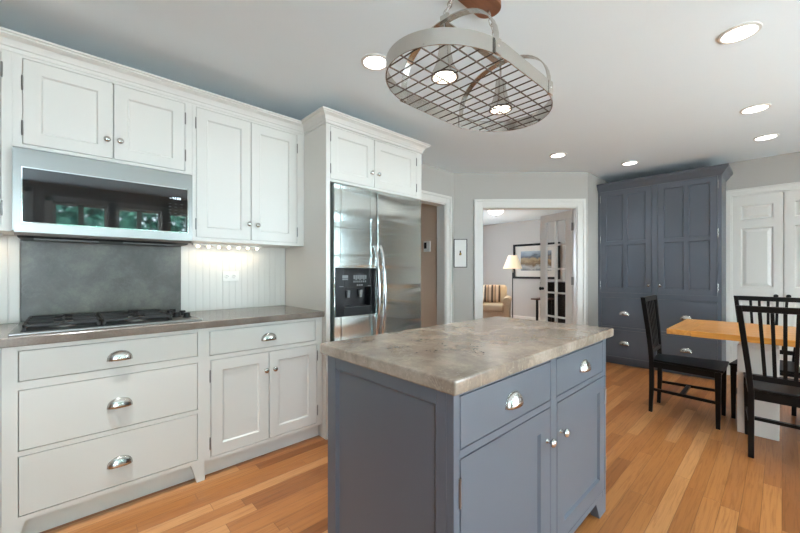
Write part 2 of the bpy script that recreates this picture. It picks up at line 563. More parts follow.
def FD(a, n, z):
    p = dg(a, -n); return (p[0], p[1], z)
casing(FD, DO0, DO1, DOH, 0.0, 0.10, 'trim_2', 'white moulded casing round the french doorway')
casing(FY, CLO[0], CLO[1], 2.075, -YB, 0.066, 'trim_3', 'white casing round the closet doors')

def baseboard(frame, a0, a1, n, name, label, h=0.12):
    mb = MB(frame)
    mb.prism_a([(n, 0), (n + .016, 0), (n + .016, h - .02), (n + .008, h), (n, h)], a0, a1)
    return struct(mb.build(name, M['trim']), label, 'baseboard')
baseboard(FD, 0.01, DO0 - .1, 0, 'baseboard_diagonal', 'white baseboard under the small framed print')
baseboard(FY, CLO[1] + .07, 2.1, -YB, 'baseboard_back', 'white baseboard right of the closet')
baseboard(FY, -6.2, -1.81, -8.3, 'baseboard_living', 'white baseboard along the living room wall', 0.1)

# windows
def window(n, frame, a0, a1, z0, z1, face, label, sashes=2, inward=1):
    w = thing('window_%d' % n, label, 'window', frame((a0 + a1) / 2, face, z0), kind='structure')
    mb = MB(frame); c = 0.085
    d0, d1 = (face - .14, face - .0)
    if inward < 0: d0, d1 = face, face + .14
    f0, f1 = (face, face + .02) if inward > 0 else (face - .02, face)
    mb.box(a0 - c, a0, f0, f1, z0 - c, z1 + c); mb.box(a1, a1 + c, f0, f1, z0 - c, z1 + c)
    mb.box(a0 - c, a1 + c, f0, f1, z1, z1 + c); mb.box(a0 - c, a1 + c, f0, f1, z0 - c, z0)
    mb.build('casing', M['trim'], w, 0.003)
    mb = MB(frame)
    pn = (d0 + d1) / 2
    ss = (a1 - a0) / sashes
    for k in range(sashes):
        p, q = a0 + k * ss, a0 + (k + 1) * ss
        b = .03
        mb.box(p, p + b, pn - .02, pn + .02, z0, z1); mb.box(q - b, q, pn - .02, pn + .02, z0, z1)
        mb.box(p, q, pn - .02, pn + .02, z0, z0 + b); mb.box(p, q, pn - .02, pn + .02, z1 - b, z1)
    mb.build('sash', M['trim'], w)
    MB(frame).box(a0, a1, pn - .003, pn + .003, z0, z1).build('pane', M['glass'], w)
    return w
wl = ['first narrow kitchen window opposite the cooktop', 'middle narrow kitchen window opposite the cooktop', 'third narrow kitchen window opposite the white cabinets']
for i, (a, b) in enumerate(KITCHEN_WINDOWS):
    window(i + 1, FX, a, b, 1.02, 2.20, XR, wl[i], 2, -1)
window(4, FX, ADDED_PATIO[0], ADDED_PATIO[1], 0.02, 2.12, XR, 'added wide patio glazing beside the dining table, out of view, for daylight', 3, -1)  # unseen glazing, added to let more daylight in
window(6, FX, -1.30, -.42, .35, 2.3, XR, 'added tall window behind the camera, out of view, for daylight', 2, -1)  # added out of view to light the left cabinets and ceiling
window(5, FX, LW[0], LW[1], LW[2], LW[3], -6.2, 'added living room window, out of view, for daylight', 2, 1)  # unseen window, added as a daylight source for the living room

# ------------------------------------------------------------------ hardware
def cup_pull(frame, a, n, z, parent, w=0.098, h=0.046, pr=0.021):
    mb = MB(frame)
    def fn(i, j):
        ph, ps = PI * i, PI / 2 * j
        q = math.sin(ph) ** 0.8 if 0 < i < 1 else 0
        return (a - w / 2 * math.cos(ph), n + pr * q * math.cos(ps) + .001, z - h / 2 + h * q * math.sin(ps))
    mb.grid(fn, 16, 7)
    mb.grid(lambda i, j: (a - (w / 2 - .004 * (1 - j) + .002) * math.cos(PI * i), n + .0015, z - h / 2 + (h - .004 * (1 - j) + .002) * (math.sin(PI * i) ** 0.8 if 0 < i < 1 else 0)), 16, 1)
    return mb.build('cup_pull', M['nickel'], parent, smooth=True, solid=0.002)
def knob(frame, a, n, z, parent, r=0.0165, mat=None):
    mb = MB(frame)
    k = r / 0.0165
    mb.lathe([(.009 * k, 0), (.007 * k, .003), (.006 * k, .012), (.009 * k, .016), (r * .92, .019), (r, .024), (r * .85, .029), (r * .5, .032), (.001, .033)], (a, n, z), (0, 1, 0), 18)
    return mb.build('knob', mat or M['nickel'], parent, smooth=True)
def hinge(frame, a, n, z, parent, h=0.06, mat=None):
    mb = MB(frame)
    mb.tube([(a, n + .002, z - h / 2), (a, n + .002, z + h / 2)], 0.0042, 8)
    mb.tube([(a, n + .002, z + h / 2), (a, n + .002, z + h / 2 + .006)], 0.0036, 8)
    mb.tube([(a, n + .002, z - h / 2 - .006), (a, n + .002, z - h / 2)], 0.0036, 8)
    return mb.build('hinge', mat or M['hinge'], parent, smooth=True)

GAP = 0.003
def shaker(frame, a0, a1, z0, z1, n, mat, parent, fw=0.062, rec=0.009, cols=1, rows=None, name='door', th=0.02):
    a0 += GAP; a1 -= GAP; z0 += GAP; z1 -= GAP
    mb = MB(frame)
    zs = [z0 + fw] + ([x for r in (rows or []) for x in r]) + [z1 - fw]
    cs = []
    mid = 0.045
    wv = (a1 - a0 - 2 * fw - mid * (cols - 1)) / cols
    for c in range(cols):
        p = a0 + fw + c * (wv + mid); cs.append((p, p + wv))
    holes = []
    for k in range(0, len(zs), 2):
        for p, q in cs: holes.append((p, q, zs[k], zs[k + 1]))
    mb.box(a0, a1, n - th, n - rec, z0, z1)
    holed(mb, a0, a1, z0, z1, n - rec - .001, n, holes)
    for (p, q, r, t) in holes:               # small sloped sticking round each panel
        b = .007
        for pts0, pts1 in (((p, r, p, t), (p + b, r + b, p + b, t - b)), ((q, t, q, r), (q - b, t - b, q - b, r + b)), ((p, t, q, t), (p + b, t - b, q - b, t - b)), ((q, r, p, r), (q - b, r + b, p + b, r + b))):
            v = [mb.v(pts0[0], n - .001, pts0[1]), mb.v(pts0[2], n - .001, pts0[3]), mb.v(pts1[2], n - rec, pts1[3]), mb.v(pts1[0], n - rec, pts1[1])]
            mb.bm.faces.new(v)
    return mb.build(name, mat, parent)
def slab_front(frame, a0, a1, z0, z1, n, mat, parent, bead=True, name='drawer'):
    a0 += GAP; a1 -= GAP; z0 += GAP; z1 -= GAP
    return MB(frame).box(a0, a1, n - .02, n, z0, z1).build(name, mat, parent, bevel=.0015)

def cab_body(frame, a0, a1, z0, z1, nback, n, openings, mat, parent, extra=None, name='body'):
    mb = MB(frame)
    mb.box(a0, a1, nback, n - .024, z0, z1)
    holed(mb, a0, a1, z0, z1, n - .026, n, openings)
    if extra: extra(mb)
    return mb.build(name, mat, parent)

# ------------------------------------------------------------------ left run: base cabinets
NB = -2.265
WH = M['white']
def foot(mb, a_in, a_out, n0, n1, z, flare):   # bracket foot: straight outer side, slanted inner side
    mb.prism_n([(a_out, 0), (a_in, 0), (a_in + flare, z), (a_out, z)], n0, n1)
def kick(mb, a0, a1, n=-2.325, z=.105):
    mb.box(a0, a1, n - .02, n, 0, z + .03)

c = thing('base_cabinet', 'white three-drawer base cabinet under the gas cooktop', 'cabinet', (-2.57, .19, 0))
op = [(-.154, .545, .716, .852), (-.154, .545, .413, .680), (-.154, .545, .128, .391)]
def ex(mb):
    foot(mb, .541, .582, NB - .04, NB, .106, -.03)
    foot(mb, -.160, -.202, NB - .04, NB, .106, .03)
    kick(mb, -.202, .582)
cab_body(FX, -.202, .582, .106, .874, XW + .005, NB, op, WH, c, ex)
for k, (a0, a1, z0, z1) in enumerate(op):
    d = slab_front(FX, a0, a1, z0, z1, NB, WH, c)
    cup_pull(FX, .196, NB, (.778, .543, .250)[k], d)

c = thing('base_cabinet', 'white base cabinet with one drawer over two doors, beside the refrigerator', 'cabinet', (-2.57, .965, 0))
op = [(.606, 1.293, .708, .853), (.612, 1.306, .118, .682)]
cab_body(FX, .582, 1.347, .100, .874, XW + .005, NB, op, WH, c, lambda mb: kick(mb, .582, 1.347, -2.318, .1))
d = slab_front(FX, op[0][0], op[0][1], op[0][2], op[0][3], NB, WH, c)
cup_pull(FX, .957, NB, .778, d)
d = shaker(FX, .612, .958, .118, .682, NB, WH, c); knob(FX, .935, NB, .565, d)
for z in (.20, .59): hinge(FX, .609, NB, z, d)
d = shaker(FX, .958, 1.306, .118, .682, NB, WH, c); knob(FX, .992, NB, .565, d)
for z in (.21, .60): hinge(FX, 1.309, NB, z, d)

c = thing('base_cabinet', 'white base cabinet at the left picture edge, left of the cooktop drawers', 'cabinet', (-2.57, -.7, 0))
op = [(-1.15, -.26, .708, .853), (-1.15, -.26, .118, .682)]
cab_body(FX, -1.20, -.204, .100, .874, XW + .005, NB, op, WH, c, lambda mb: kick(mb, -1.2, -.204, -2.318, .1))
d = slab_front(FX, op[0][0], op[0][1], op[0][2], op[0][3], NB, WH, c); cup_pull(FX, -.7, NB, .778, d)
d = shaker(FX, -1.15, -.705, .118, .682, NB, WH, c); knob(FX, -.74, NB, .565, d)
d = shaker(FX, -.705, -.26, .118, .682, NB, WH, c); knob(FX, -.67, NB, .565, d)

# countertop
tag(MB().box(XW + .002, -2.232, -1.20, 1.347, .875, .915).build('countertop', M['counter_stone'], bevel=.004, seg=3), 'long taupe stone countertop on the white base cabinets', 'countertop')

# backsplash
def beadboard(name, a0, a1, label):
    mb = MB(FX)
    w = .046; k = 0
    n = max(1, round((a1 - a0) / w)); w = (a1 - a0) / n
    for i in range(n):
        p = a0 + i * w; q = p + w
        mb.prism_z([(p, XW + .001), (p, XW + .0082), (p + .002, XW + .0098), (p + .005, XW + .0092), (p + .008, XW + .0098), (q - .002, XW + .0098), (q, XW + .0082), (q, XW + .001)], .916, 1.395)
    return struct(mb.build(name, M['white']), label, 'wall panelling')
beadboard('trim_4', -1.2, -.186, 'white beadboard left of the slate slab')
beadboard('trim_5', .583, 1.347, 'white beadboard between slate slab and refrigerator panel')
tag(MB().box(XW + .001, XW + .022, -.184, .581, .9155, 1.392).build('backsplash_slab', M['slab'], bevel=.001), 'grey green slate slab behind the cooktop', 'backsplash')

# outlet
o = thing('outlet', 'white double outlet plate on the beadboard above the countertop', 'outlet', (XW + .0135, .91, 1.163))
MB(FX).box(.852, .968, XW + .0135, XW + .019, 1.126, 1.200).build('cover_plate', M['plastic_white'], o, bevel=.002)
for a in (.884, .936):
    r_ = MB(FX).lathe([(.017, 0), (.017, .003), (.016, .004)], (a, XW + .0185, 1.163), (0, 1, 0), 20).build('receptacle', M['plastic_white'], o, smooth=True)
    mb = MB(FX)
    mb.box(a - .008, a + .002, XW + .0222, XW + .0232, 1.168, 1.171); mb.box(a - .008, a + .002, XW + .0222, XW + .0232, 1.155, 1.158); mb.box(a + .006, a + .010, XW + .0222, XW + .0232, 1.161, 1.165)
    mb.build('slot', M['plastic_grey'], r_)

# ------------------------------------------------------------------ cooktop
ct = thing('gas_cooktop', 'stainless gas cooktop with black grates set in the left countertop', 'cooktop', (-2.55, .19, .915))
X0, X1, Y0, Y1 = -2.79, -2.285, -.185, .575
mb = MB(); mb.box(X0, X1, Y0, Y1, .9155, .926)
mb.build('tray', M['steel'], ct, bevel=.003)
MB().box(X0 + .04, X1 - .035, Y0 + .035, .435, .9262, .9285).build('burner_bed', M['plastic_black'], ct)
for gy0, gy1 in ((Y0 + .04, .125), (.132, .43)):
    mb = MB(); b = .010
    z0, z1 = .944, .958
    gx0, gx1 = X0 + .045, X1 - .04
    for yy in (gy0, gy1 - b): mb.box(gx0, gx1, yy, yy + b, z0, z1)
    for xx in (gx0, (gx0 + gx1) / 2 - b / 2, gx1 - b): mb.box(xx, xx + b, gy0, gy1, z0, z1)
    cy = (gy0 + gy1) / 2
    for cxx in ((gx0 * 3 + gx1) / 4, (gx0 + gx1 * 3) / 4):
        for dx, dy in ((.035, 0), (-.035, 0), (0, .035), (0, -.035)):
            if dx: mb.box(min(cxx + dx, cxx + dx * 3), max(cxx + dx, cxx + dx * 3), cy - b / 2, cy + b / 2, z0, z1 + .003)
            else:
                e = gy1 if dy > 0 else gy0
                mb.box(cxx - b / 2, cxx + b / 2, min(cy + dy, e), max(cy + dy, e), z0, z1 + .003)
    for xx in (gx0, gx1 - .014):
        for yy in (gy0, gy1 - .014): mb.box(xx, xx + .014, yy, yy + .014, .9285, z0)
    mb.build('grate', M['iron'], ct, bevel=.002)
    for cxx in ((gx0 * 3 + gx1) / 4, (gx0 + gx1 * 3) / 4):
        bn = MB().lathe([(.05, 0), (.048, .008), (.034, .012)], (cxx, cy, .9286), (0, 0, 1), 24).build('burner', M['steel'], ct, smooth=True)
        MB().lathe([(.033, 0), (.033, .006), (.028, .008)], (cxx, cy, .9407), (0, 0, 1), 20).build('burner_cap', M['iron'], bn, smooth=True)
for x, y in ((-2.70, .505), (-2.62, .475), (-2.56, .53), (-2.48, .485), (-2.42, .525)):
    MB().lathe([(.024, 0), (.024, .004), (.019, .007), (.0175, .026), (.015, .029)], (x, y, .9262), (0, 0, 1), 20).build('control_knob', M['plastic_black'], ct, smooth=True)

# ------------------------------------------------------------------ upper cabinets
NU = -2.535
def upper(label, a0, a1, z0, openings, spec):
    c = thing('wall_cabinet', label, 'cabinet', (-2.70, (a0 + a1) / 2, z0))
    cab_body(FX, a0, a1, z0, 2.262, XW + .003, NU, openings, WH, c)
    for (d0, d1, zz0, zz1, kn, kz, hs) in spec:
        d = shaker(FX, d0, d1, zz0, zz1, NU, WH, c, fw=.062)
        knob(FX, kn, NU, kz, d)
        ha = d0 - .001 if kn > (d0 + d1) / 2 else d1 + .001
        for hz in hs: hinge(FX, ha, NU, hz, d)
    return c
upper('white two-door wall cabinet above the microwave', -.1905, .578, 1.805, [(-.157, .540, 1.822, 2.243)],
      [(-.157, .191, 1.822, 2.243, .163, 1.921, (2.12, 1.90)), (.191, .540, 1.822, 2.243, .220, 1.924, (2.15, 1.92))])
upper('white two-door wall cabinet between microwave and refrigerator', .579, 1.3485, 1.393, [(.600, 1.291, 1.416, 2.243)],
      [(.600, .944, 1.416, 2.243, .926, 1.527, (2.14, 1.50)), (.944, 1.291, 1.416, 2.243, .985, 1.524, (2.14, 1.50))])
upper('white wall cabinet cut by the left picture edge', -1.15, -.191, 1.393, [(-1.10, -.226, 1.416, 2.243)],
      [(-1.10, -.663, 1.416, 2.243, -.70, 1.527, (2.14, 1.50)), (-.663, -.226, 1.416, 2.243, -.63, 1.527, (2.16, 1.50))])
CROWN = [(-.02, 2.256), (.005, 2.256), (.009, 2.266), (.009, 2.273), (.015, 2.277), (.018, 2.287), (.030, 2.302), (.050, 2.311), (.055, 2.314), (.055, 2.321), (.063, 2.324), (.066, 2.331), (-.02, 2.331)]
struct(MB().sweep(CROWN, [(NU, -1.15), (NU, 1.349)]).build('trim_6', WH, smooth=True, angle=25), 'white crown moulding along the upper cabinets', 'crown moulding')

# under-cabinet lights
def strip(a0, a1, label, n):
    s = thing('under_cabinet_light', label, 'light', (-2.74, (a0 + a1) / 2, 1.39), group='under-cabinet light strips')
    MB().box(-2.765, -2.735, a0, a1, 1.379, 1.392).build('housing', M['plastic_white'], s, bevel=.002)
    for i in range(n):
        y = a0 + (i + .5) * (a1 - a0) / n
        b = MB().lathe([(.004, -.016), (.010, -.012), (.011, -.004), (.008, 0)], (-2.75, y, 1.379), (0, 0, 1), 12).build('bulb', M['warm'], s, smooth=True)
    d = bpy.data.lights.new('strip_light', 'AREA'); d.shape = 'RECTANGLE'; d.size = .02; d.size_y = a1 - a0; d.energy = .8 * (a1 - a0); d.color = (1, .78, .52)
    o = bpy.data.objects.new('strip_light', d); COL.objects.link(o); o.parent = s; o.location = (-.05, 0, -.032); 
strip(.63, 1.10, 'row of small warm bulbs under the cabinet above the outlet', 7)
strip(-1.0, -.24, 'row of small warm bulbs under the leftmost wall cabinet', 9)

# ------------------------------------------------------------------ microwave
mw = thing('microwave', 'stainless over-the-range microwave with black glass door', 'microwave', (-2.68, .19, 1.40))
Y0, Y1, Z0, Z1 = -.188, .572, 1.396, 1.794
NM = -2.500
MB(FX).box(Y0 + .002, Y1 - .002, XW + .004, NM - .03, 1.397, Z1 - .001).build('case', M['steel'], mw)
mb = MB(FX)
GY0, GY1, GZ0, GZ1 = -.155, .545, 1.438, 1.700
holed(mb, Y0, Y1, Z0, Z1, NM - .03, NM, [(GY0, GY1, GZ0, GZ1)])
dr = mb.build('door', M['steel'], mw)
MB(FX).box(GY0, GY1, NM - .028, NM - .004, GZ0, GZ1).build('window', M['blackglass'], dr)
mb = MB(FX); b = .004
for p in ((GY0 - b, GY0, GZ0 - b, GZ1 + b), (GY1, GY1 + b, GZ0 - b, GZ1 + b), (GY0, GY1, GZ0 - b, GZ0), (GY0, GY1, GZ1, GZ1 + b)):
    mb.box(p[0], p[1], NM - .01, NM + .002, p[2], p[3])
mb.build('trim_frame', M['chrome'], dr)
mb = MB(FX)
y = .452
mb.box(y, y + .010, NM - .0045, NM - .0032, 1.637, 1.640)
for yy, segs in ((.466, 'bcfg'), (.478, 'abcdef'), (.491, 'abged'), (.502, 'abcdg')):
    w, h = .007, .012; z = 1.634
    S = {'a': (0, w, h - .003, h), 'd': (0, w, 0, .003), 'g': (0, w, h / 2 - .0015, h / 2 + .0015), 'b': (w - .0025, w, h / 2, h), 'c': (w - .0025, w, 0, h / 2), 'f': (0, .0025, h / 2, h), 'e': (0, .0025, 0, h / 2)}
    for q in segs:
        s_ = S[q]; mb.box(yy + s_[0], yy + s_[1], NM - .0045, NM - .0032, z + s_[2], z + s_[3])
mb.build('display', M['digit'], dr)
mb = MB(FX)
for r in range(7):
    for q in range(3):
        z = 1.605 - r * .019; yy = .447 + q * .030
        mb.box(yy, yy + .014, NM - .0042, NM - .0034, z, z + .0022)
mb.build('keypad', M['key'], dr)
mb = MB(FX)
mb.prism_a([(XW + .02, 1.366), (NM - .075, 1.366), (NM - .012, 1.385), (NM - .012, 1.396), (XW + .02, 1.396)], Y0 + .01, Y1 - .01)
mb.build('underside', M['plastic_black'], mw, bevel=.004)
mb = MB(FX)
mb.prism_a([(NM - .03, 1.374), (NM - .012, 1.374), (NM - .001, 1.388), (NM - .001, 1.3955), (NM - .03, 1.3955)], Y0 + .004, Y1 - .004)
mb.build('bottom_trim', M['steel'], mw)
mb = MB(FX)
for p, q in ((-.12, .13), (.24, .50)):
    mb.box(p, q, NM - .16, NM - .09, 1.361, 1.3658)
mb.build('grease_filter', M['plastic_grey'], mw)

# ------------------------------------------------------------------ refrigerator + its cabinet
NF = -2.215
c = thing('refrigerator_cabinet', 'tall white panel and two-door cabinet around the refrigerator', 'cabinet', (-2.5, 1.85, 0))
MB(FX).box(1.350, 1.384, XW + .003, NF, 0, 2.256).build('side_panel', WH, c, bevel=.001)
op = [(1.384, 2.266, 1.866, 2.246)]
cab_body(FX, 1.384, 2.335, 1.848, 2.256, XW + .003, NF, op, WH, c)
d = shaker(FX, 1.384, 1.790, 1.866, 2.246, NF, WH, c); knob(FX, 1.757, NF, 1.975, d)
for z in (1.94, 2.17): hinge(FX, 1.386, NF + .001, z, d)
d = shaker(FX, 1.790, 2.266, 1.866, 2.246, NF, WH, c); knob(FX, 1.825, NF, 1.975, d)
for z in (1.94, 2.17): hinge(FX, 2.268, NF + .001, z, d)
CR2 = [(o * .95, z + .004) for o, z in CROWN]
MB().sweep(CR2, [(-2.525, 1.350), (NF, 1.350), (NF, 2.335), (XW + .01, 2.335)]).build('crown', WH, c, smooth=True, angle=25)

f = thing('refrigerator', 'stainless side-by-side refrigerator with black water dispenser', 'refrigerator', (-2.5, 1.86, 0))
FA, FB, FM, FT = 1.409, 2.322, 1.812, 1.842
NFR = -2.205
MB(FX).box(FA + .004, FB - .004, XW + .03, NFR - .062, .02, FT - .012).build('body', M['plastic_black'], f)
MB(FX).box(FA + .01, FB - .01, NFR - .09, NFR - .03, 0.0, .09).build('kick_grille', M['plastic_black'], f)
DA, DB, DZ0, DZ1 = 1.420, 1.794, .866, 1.226
mb = MB(FX)
holed(mb, FA, FM - .003, .10, FT, NFR - .058, NFR, [(DA + .05, DB - .05, DZ0 + .06, DZ0 + .215)])
fd = mb.build('freezer_door', M['fridge'], f, bevel=.006, seg=3)
rd = MB(FX).box(FM + .003, FB, NFR - .058, NFR, .10, FT).build('fridge_door', M['fridge'], f, bevel=.006, seg=3)
mb = MB(FX)
holed(mb, DA, DB, DZ0, DZ1, NFR - .004, NFR + .008, [(DA + .075, DB - .055, DZ0 + .055, DZ0 + .215)])
dp = mb.build('dispenser_panel', M['plastic_black'], f, bevel=.003)
# recess
mb = MB(FX)
ra, rb, rz0, rz1 = DA + .07, DB - .05, DZ0 + .06, DZ0 + .22
mb.box(ra, rb, NFR - .057, NFR - .052, rz0, rz1); mb.box(ra, ra + .006, NFR - .055, NFR, rz0, rz1); mb.box(rb - .006, rb, NFR - .055, NFR, rz0, rz1)
mb.box(ra, rb, NFR - .055, NFR, rz1 - .006, rz1)
mb.prism_a([(NFR - .055, rz0), (NFR + .012, rz0 - .006), (NFR + .012, rz0 + .006), (NFR - .055, rz0 + .01)], ra, rb)
mb.build('dispenser_recess', M['plastic_black'], fd)
mb = MB(FX)
for a in (ra + .065, rb - .075):
    mb.prism_a([(NFR - .045, rz1 - .03), (NFR - .02, rz1 - .03), (NFR - .026, rz1 - .085), (NFR - .034, rz1 - .085)], a - .012, a + .012)
mb.box(ra + .01, rb - .01, NFR + .0, NFR + .0135, rz0 + .0055, rz0 + .009)
mb.build('dispenser_lever', M['plastic_grey'], fd, bevel=.002)
def key(name, a0, a1, z0, z1):
    MB(FX).box(a0, a1, NFR + .0085, NFR + .0095, z0, z1).build(name, M['plastic_grey'], dp)
for i in range(7):
    a = DA + .155 + i * .018
    key('key', a, a + .013, DZ1 - .085 - .006 * (i % 2), DZ1 - .055)
    key('key', a, a + .009, DZ1 - .110, DZ1 - .096)
for i in range(3):
    key('key', DA + .185 + i * .02, DA + .2 + i * .02, DZ1 - .135, DZ1 - .125)
key('emblem', DA + .055, DA + .105, DZ1 - .078, DZ1 - .055)
key('emblem', DA + .055, DA + .105, DZ1 - .090, DZ1 - .082)
key('key_legend', DA + .03, DA + .065, DZ1 - .140, DZ1 - .136)
key('key_legend', DA + .29, DA + .32, DZ1 - .140, DZ1 - .136)
for a, par in ((FM - .030, fd), (FM + .030, rd)):
    mb = MB(FX)
    pts = []
    for i in range(19):
        t = i / 18
        z = .66 + (1.40 - .66) * t
        pts.append((a, NFR + .004 + .058 * math.sin(PI * t) ** .55, z))
    mb.tube(pts, .0115, 10)
    mb.build('handle', M['chrome'], par, smooth=True)

# ------------------------------------------------------------------ island
BL = M['blue']
IX1, IX0, IY0, IY1 = -.602, -1.235, .760, 1.972
isl = thing('kitchen_island', 'slate blue kitchen island with two drawers and two doors', 'kitchen island', (-.92, 1.366, 0))
op = [(.787, 1.350, .706, .856), (1.398, 1.926, .706, .856), (.787, 1.345, .118, .682), (1.405, 1.955, .118, .682)]
mb = MB(FX)
mb.box(IY0 + .022, IY1 - .02, IX0 + .02, IX1 - .024, .09, .872)
holed(mb, IY0, IY1, .09, .872, IX1 - .026, IX1, op)
# near end: frame with a recessed panel
mb.f = FY
holed(mb, IX0, IX1 - .026, .09, .872, -IY0 - .024, -IY0, [(-1.178, -.667, .17, .822)])
mb.box(IX0 + .02, IX1 - .02, -IY0 - .03, -IY0 - .011, .1, .86)
holed(mb, IX0, IX1 - .026, .09, .872, -IY1, -IY1 + .024, [(-1.17, -.667, .17, .822)])
mb.f = ID
mb.box(IX0, IX0 + .024, IY0 + .024, IY1 - .024, .09, .872)
mb.f = FX
for nn in ((IX1 - .04, IX1), (IX0, IX0 + .04)):
    foot(mb, 1.885, IY1, nn[0], nn[1], .092, -.05)
    foot(mb, .847, IY0, nn[0], nn[1], .092, .05)
mb.f = FY
for nn in ((-IY0 - .04, -IY0), (-IY1, -IY1 + .04)):
    foot(mb, -1.15, IX0 + .0405, nn[0], nn[1], .092, .05)
    foot(mb, -.69, IX1 - .0405, nn[0], nn[1], .092, -.05)
mb.f = ID
mb.box(IX0 + .03, IX1 - .06, IY0 + .06, IY1 - .08, .0, .10)
mb.build('body', BL, isl, bevel=.0012, seg=1)
mb = MB(FY)
n = -IY0
for (p, q, r, t) in ((-1.178, -.667, .17, .822),):
    b = .010
    for A, B in (((p, r, p, t), (p + b, r + b, p + b, t - b)), ((q, t, q, r), (q - b, t - b, q - b, r + b)), ((p, t, q, t), (p + b, t - b, q - b, t - b)), ((q, r, p, r), (q - b, r + b, p + b, r + b))):
        mb.hexa([(A[0], n - .002, A[1]), (A[2], n - .002, A[3]), (B[2], n - .0105, B[3]), (B[0], n - .0105, B[1])], [(A[0], n - .012, A[1]), (A[2], n - .012, A[3]), (B[2], n - .0125, B[3]), (B[0], n - .0125, B[1])])
mb.build('panel_moulding', BL, isl)
for k, (pa, pz) in enumerate(((1.072, .780), (1.684, .782))):
    d = slab_front(FX, *op[k][:2], *op[k][2:], IX1, BL, isl)
    cup_pull(FX, pa, IX1, pz, d)
d = shaker(FX, *op[2][:2], *op[2][2:], IX1, BL, isl, fw=.075, rec=.010); knob(FX, 1.320, IX1, .560, d)
for z in (.59, .22): hinge(FX, .785, IX1, z, d, .07)
d = shaker(FX, *op[3][:2], *op[3][2:], IX1, BL, isl, fw=.066, rec=.010); knob(FX, 1.440, IX1, .561, d)
for z in (.58, .24): hinge(FX, 1.957, IX1, z, d, .07)
tag(MB().box(-1.246, -.575, .731, 2.004, .873, .914).build('island_countertop', M['island_stone'], bevel=.006, seg=3), 'polished taupe limestone slab on the blue island', 'countertop')

# ------------------------------------------------------------------ tall slate blue cabinet
BX0, BX1, BYF = -1.670, -.445, 5.170
bc = thing('pantry_cabinet', 'tall slate blue cabinet with panelled doors over four drawers', 'cabinet', ((BX0 + BX1) / 2, 5.4, 0))
op = [(-1.640, -1.076, .930, 2.246), (-1.020, -.476, .930, 2.246), (-1.630, -1.076, .490, .868), (-1.030, -.476, .490, .868), (-1.630, -1.076, .106, .455), (-1.030, -.476, .106, .455)]
def ex(mb):
    mb.box(BX0, BX1, -5.625, -5.24, 0, .09)
cab_body(FY, BX0, BX1, .088, 2.262, -5.625, -BYF, op, BL, bc, ex)
for (a0, a1, z0, z1), ks, ha in ((op[0], -1.108, -1.642), (op[1], -.990, -.474)):
    d = shaker(FY, a0, a1, z0, z1, -BYF, BL, bc, fw=.062, rec=.012, cols=2, rows=[(1.545, 1.590)])
    knob(FY, ks, -BYF, 1.030, d)
    for z in (1.02, 1.62, 2.15): hinge(FY, ha, -BYF + .002, z, d, .085, M['nickel'])
for (a0, a1, z0, z1), pa, pz in ((op[2], -1.369, .672), (op[3], -.749, .672), (op[4], -1.369, .292), (op[5], -.749, .300)):
    d = slab_front(FY, a0, a1, z0, z1, -BYF, BL, bc)
    cup_pull(FY, pa, -BYF, pz, d, w=.112, h=.05)
CR3 = [(-.02, 2.245), (.004, 2.245), (.008, 2.256), (.02, 2.27), (.04, 2.30), (.058, 2.318), (.060, 2.324), (.060, 2.345), (-.02, 2.345)]
MB().sweep(CR3, [(BX0, BYF), (BX1, BYF), (BX1, 5.62)]).build('crown', BL, bc)

# ------------------------------------------------------------------ white closet doors
def closet_door(n, a0, a1, label, knob_a, hinge_a):
    d = thing('door_%d' % n, label, 'door', ((a0 + a1) / 2, YB, 0), kind='structure')
    N = -YB - .012
    mb = MB(FY)
    rows = [(1.785, 1.950), (1.024, 1.692), (.20, .86)]
    pa, pb = a0 + .078, a1 - .078
    holes = [(pa, pb, r0, r1) for r0, r1 in rows]
    holed(mb, a0 + .003, a1 - .003, .012, 2.072, N - .034, N, holes)
    mb.box(a0 + .01, a1 - .01, N - .028, N - .012, .02, 2.06)
    for (p, q, r, t) in holes:
        b, b2 = .012, .045
        for A, B in (((p, r, p, t), (p + b, r + b, p + b, t - b)), ((q, t, q, r), (q - b, t - b, q - b, r + b)), ((p, t, q, t), (p + b, t - b, q - b, t - b)), ((q, r, p, r), (q - b, r + b, p + b, r + b))):
            mb.bm.faces.new([mb.v(A[0], N, A[1]), mb.v(A[2], N, A[3]), mb.v(B[2], N - .012, B[3]), mb.v(B[0], N - .012, B[1])])
        bm_, c_ = b + .003, b2
        mb.hexa([(p + bm_, N - .013, r + bm_), (q - bm_, N - .013, r + bm_), (q - bm_, N - .013, t - bm_), (p + bm_, N - .013, t - bm_)],
                [(p + c_, N - .003, r + c_), (q - c_, N - .003, r + c_), (q - c_, N - .003, t - c_), (p + c_, N - .003, t - c_)])
    mb.build('panel', M['trim'], d)
    knob(FY, knob_a, N, .935, d, .02, M['black'])
    for z in (1.81, 1.03, .29): hinge(FY, hinge_a, N + .012, z, d, .08)
closet_door(1, -.401, .013, 'white panelled closet door nearest the slate blue cabinet', -.045, -.408)
closet_door(2, .013, .430, 'white panelled closet door at the right picture edge', .048, .437)

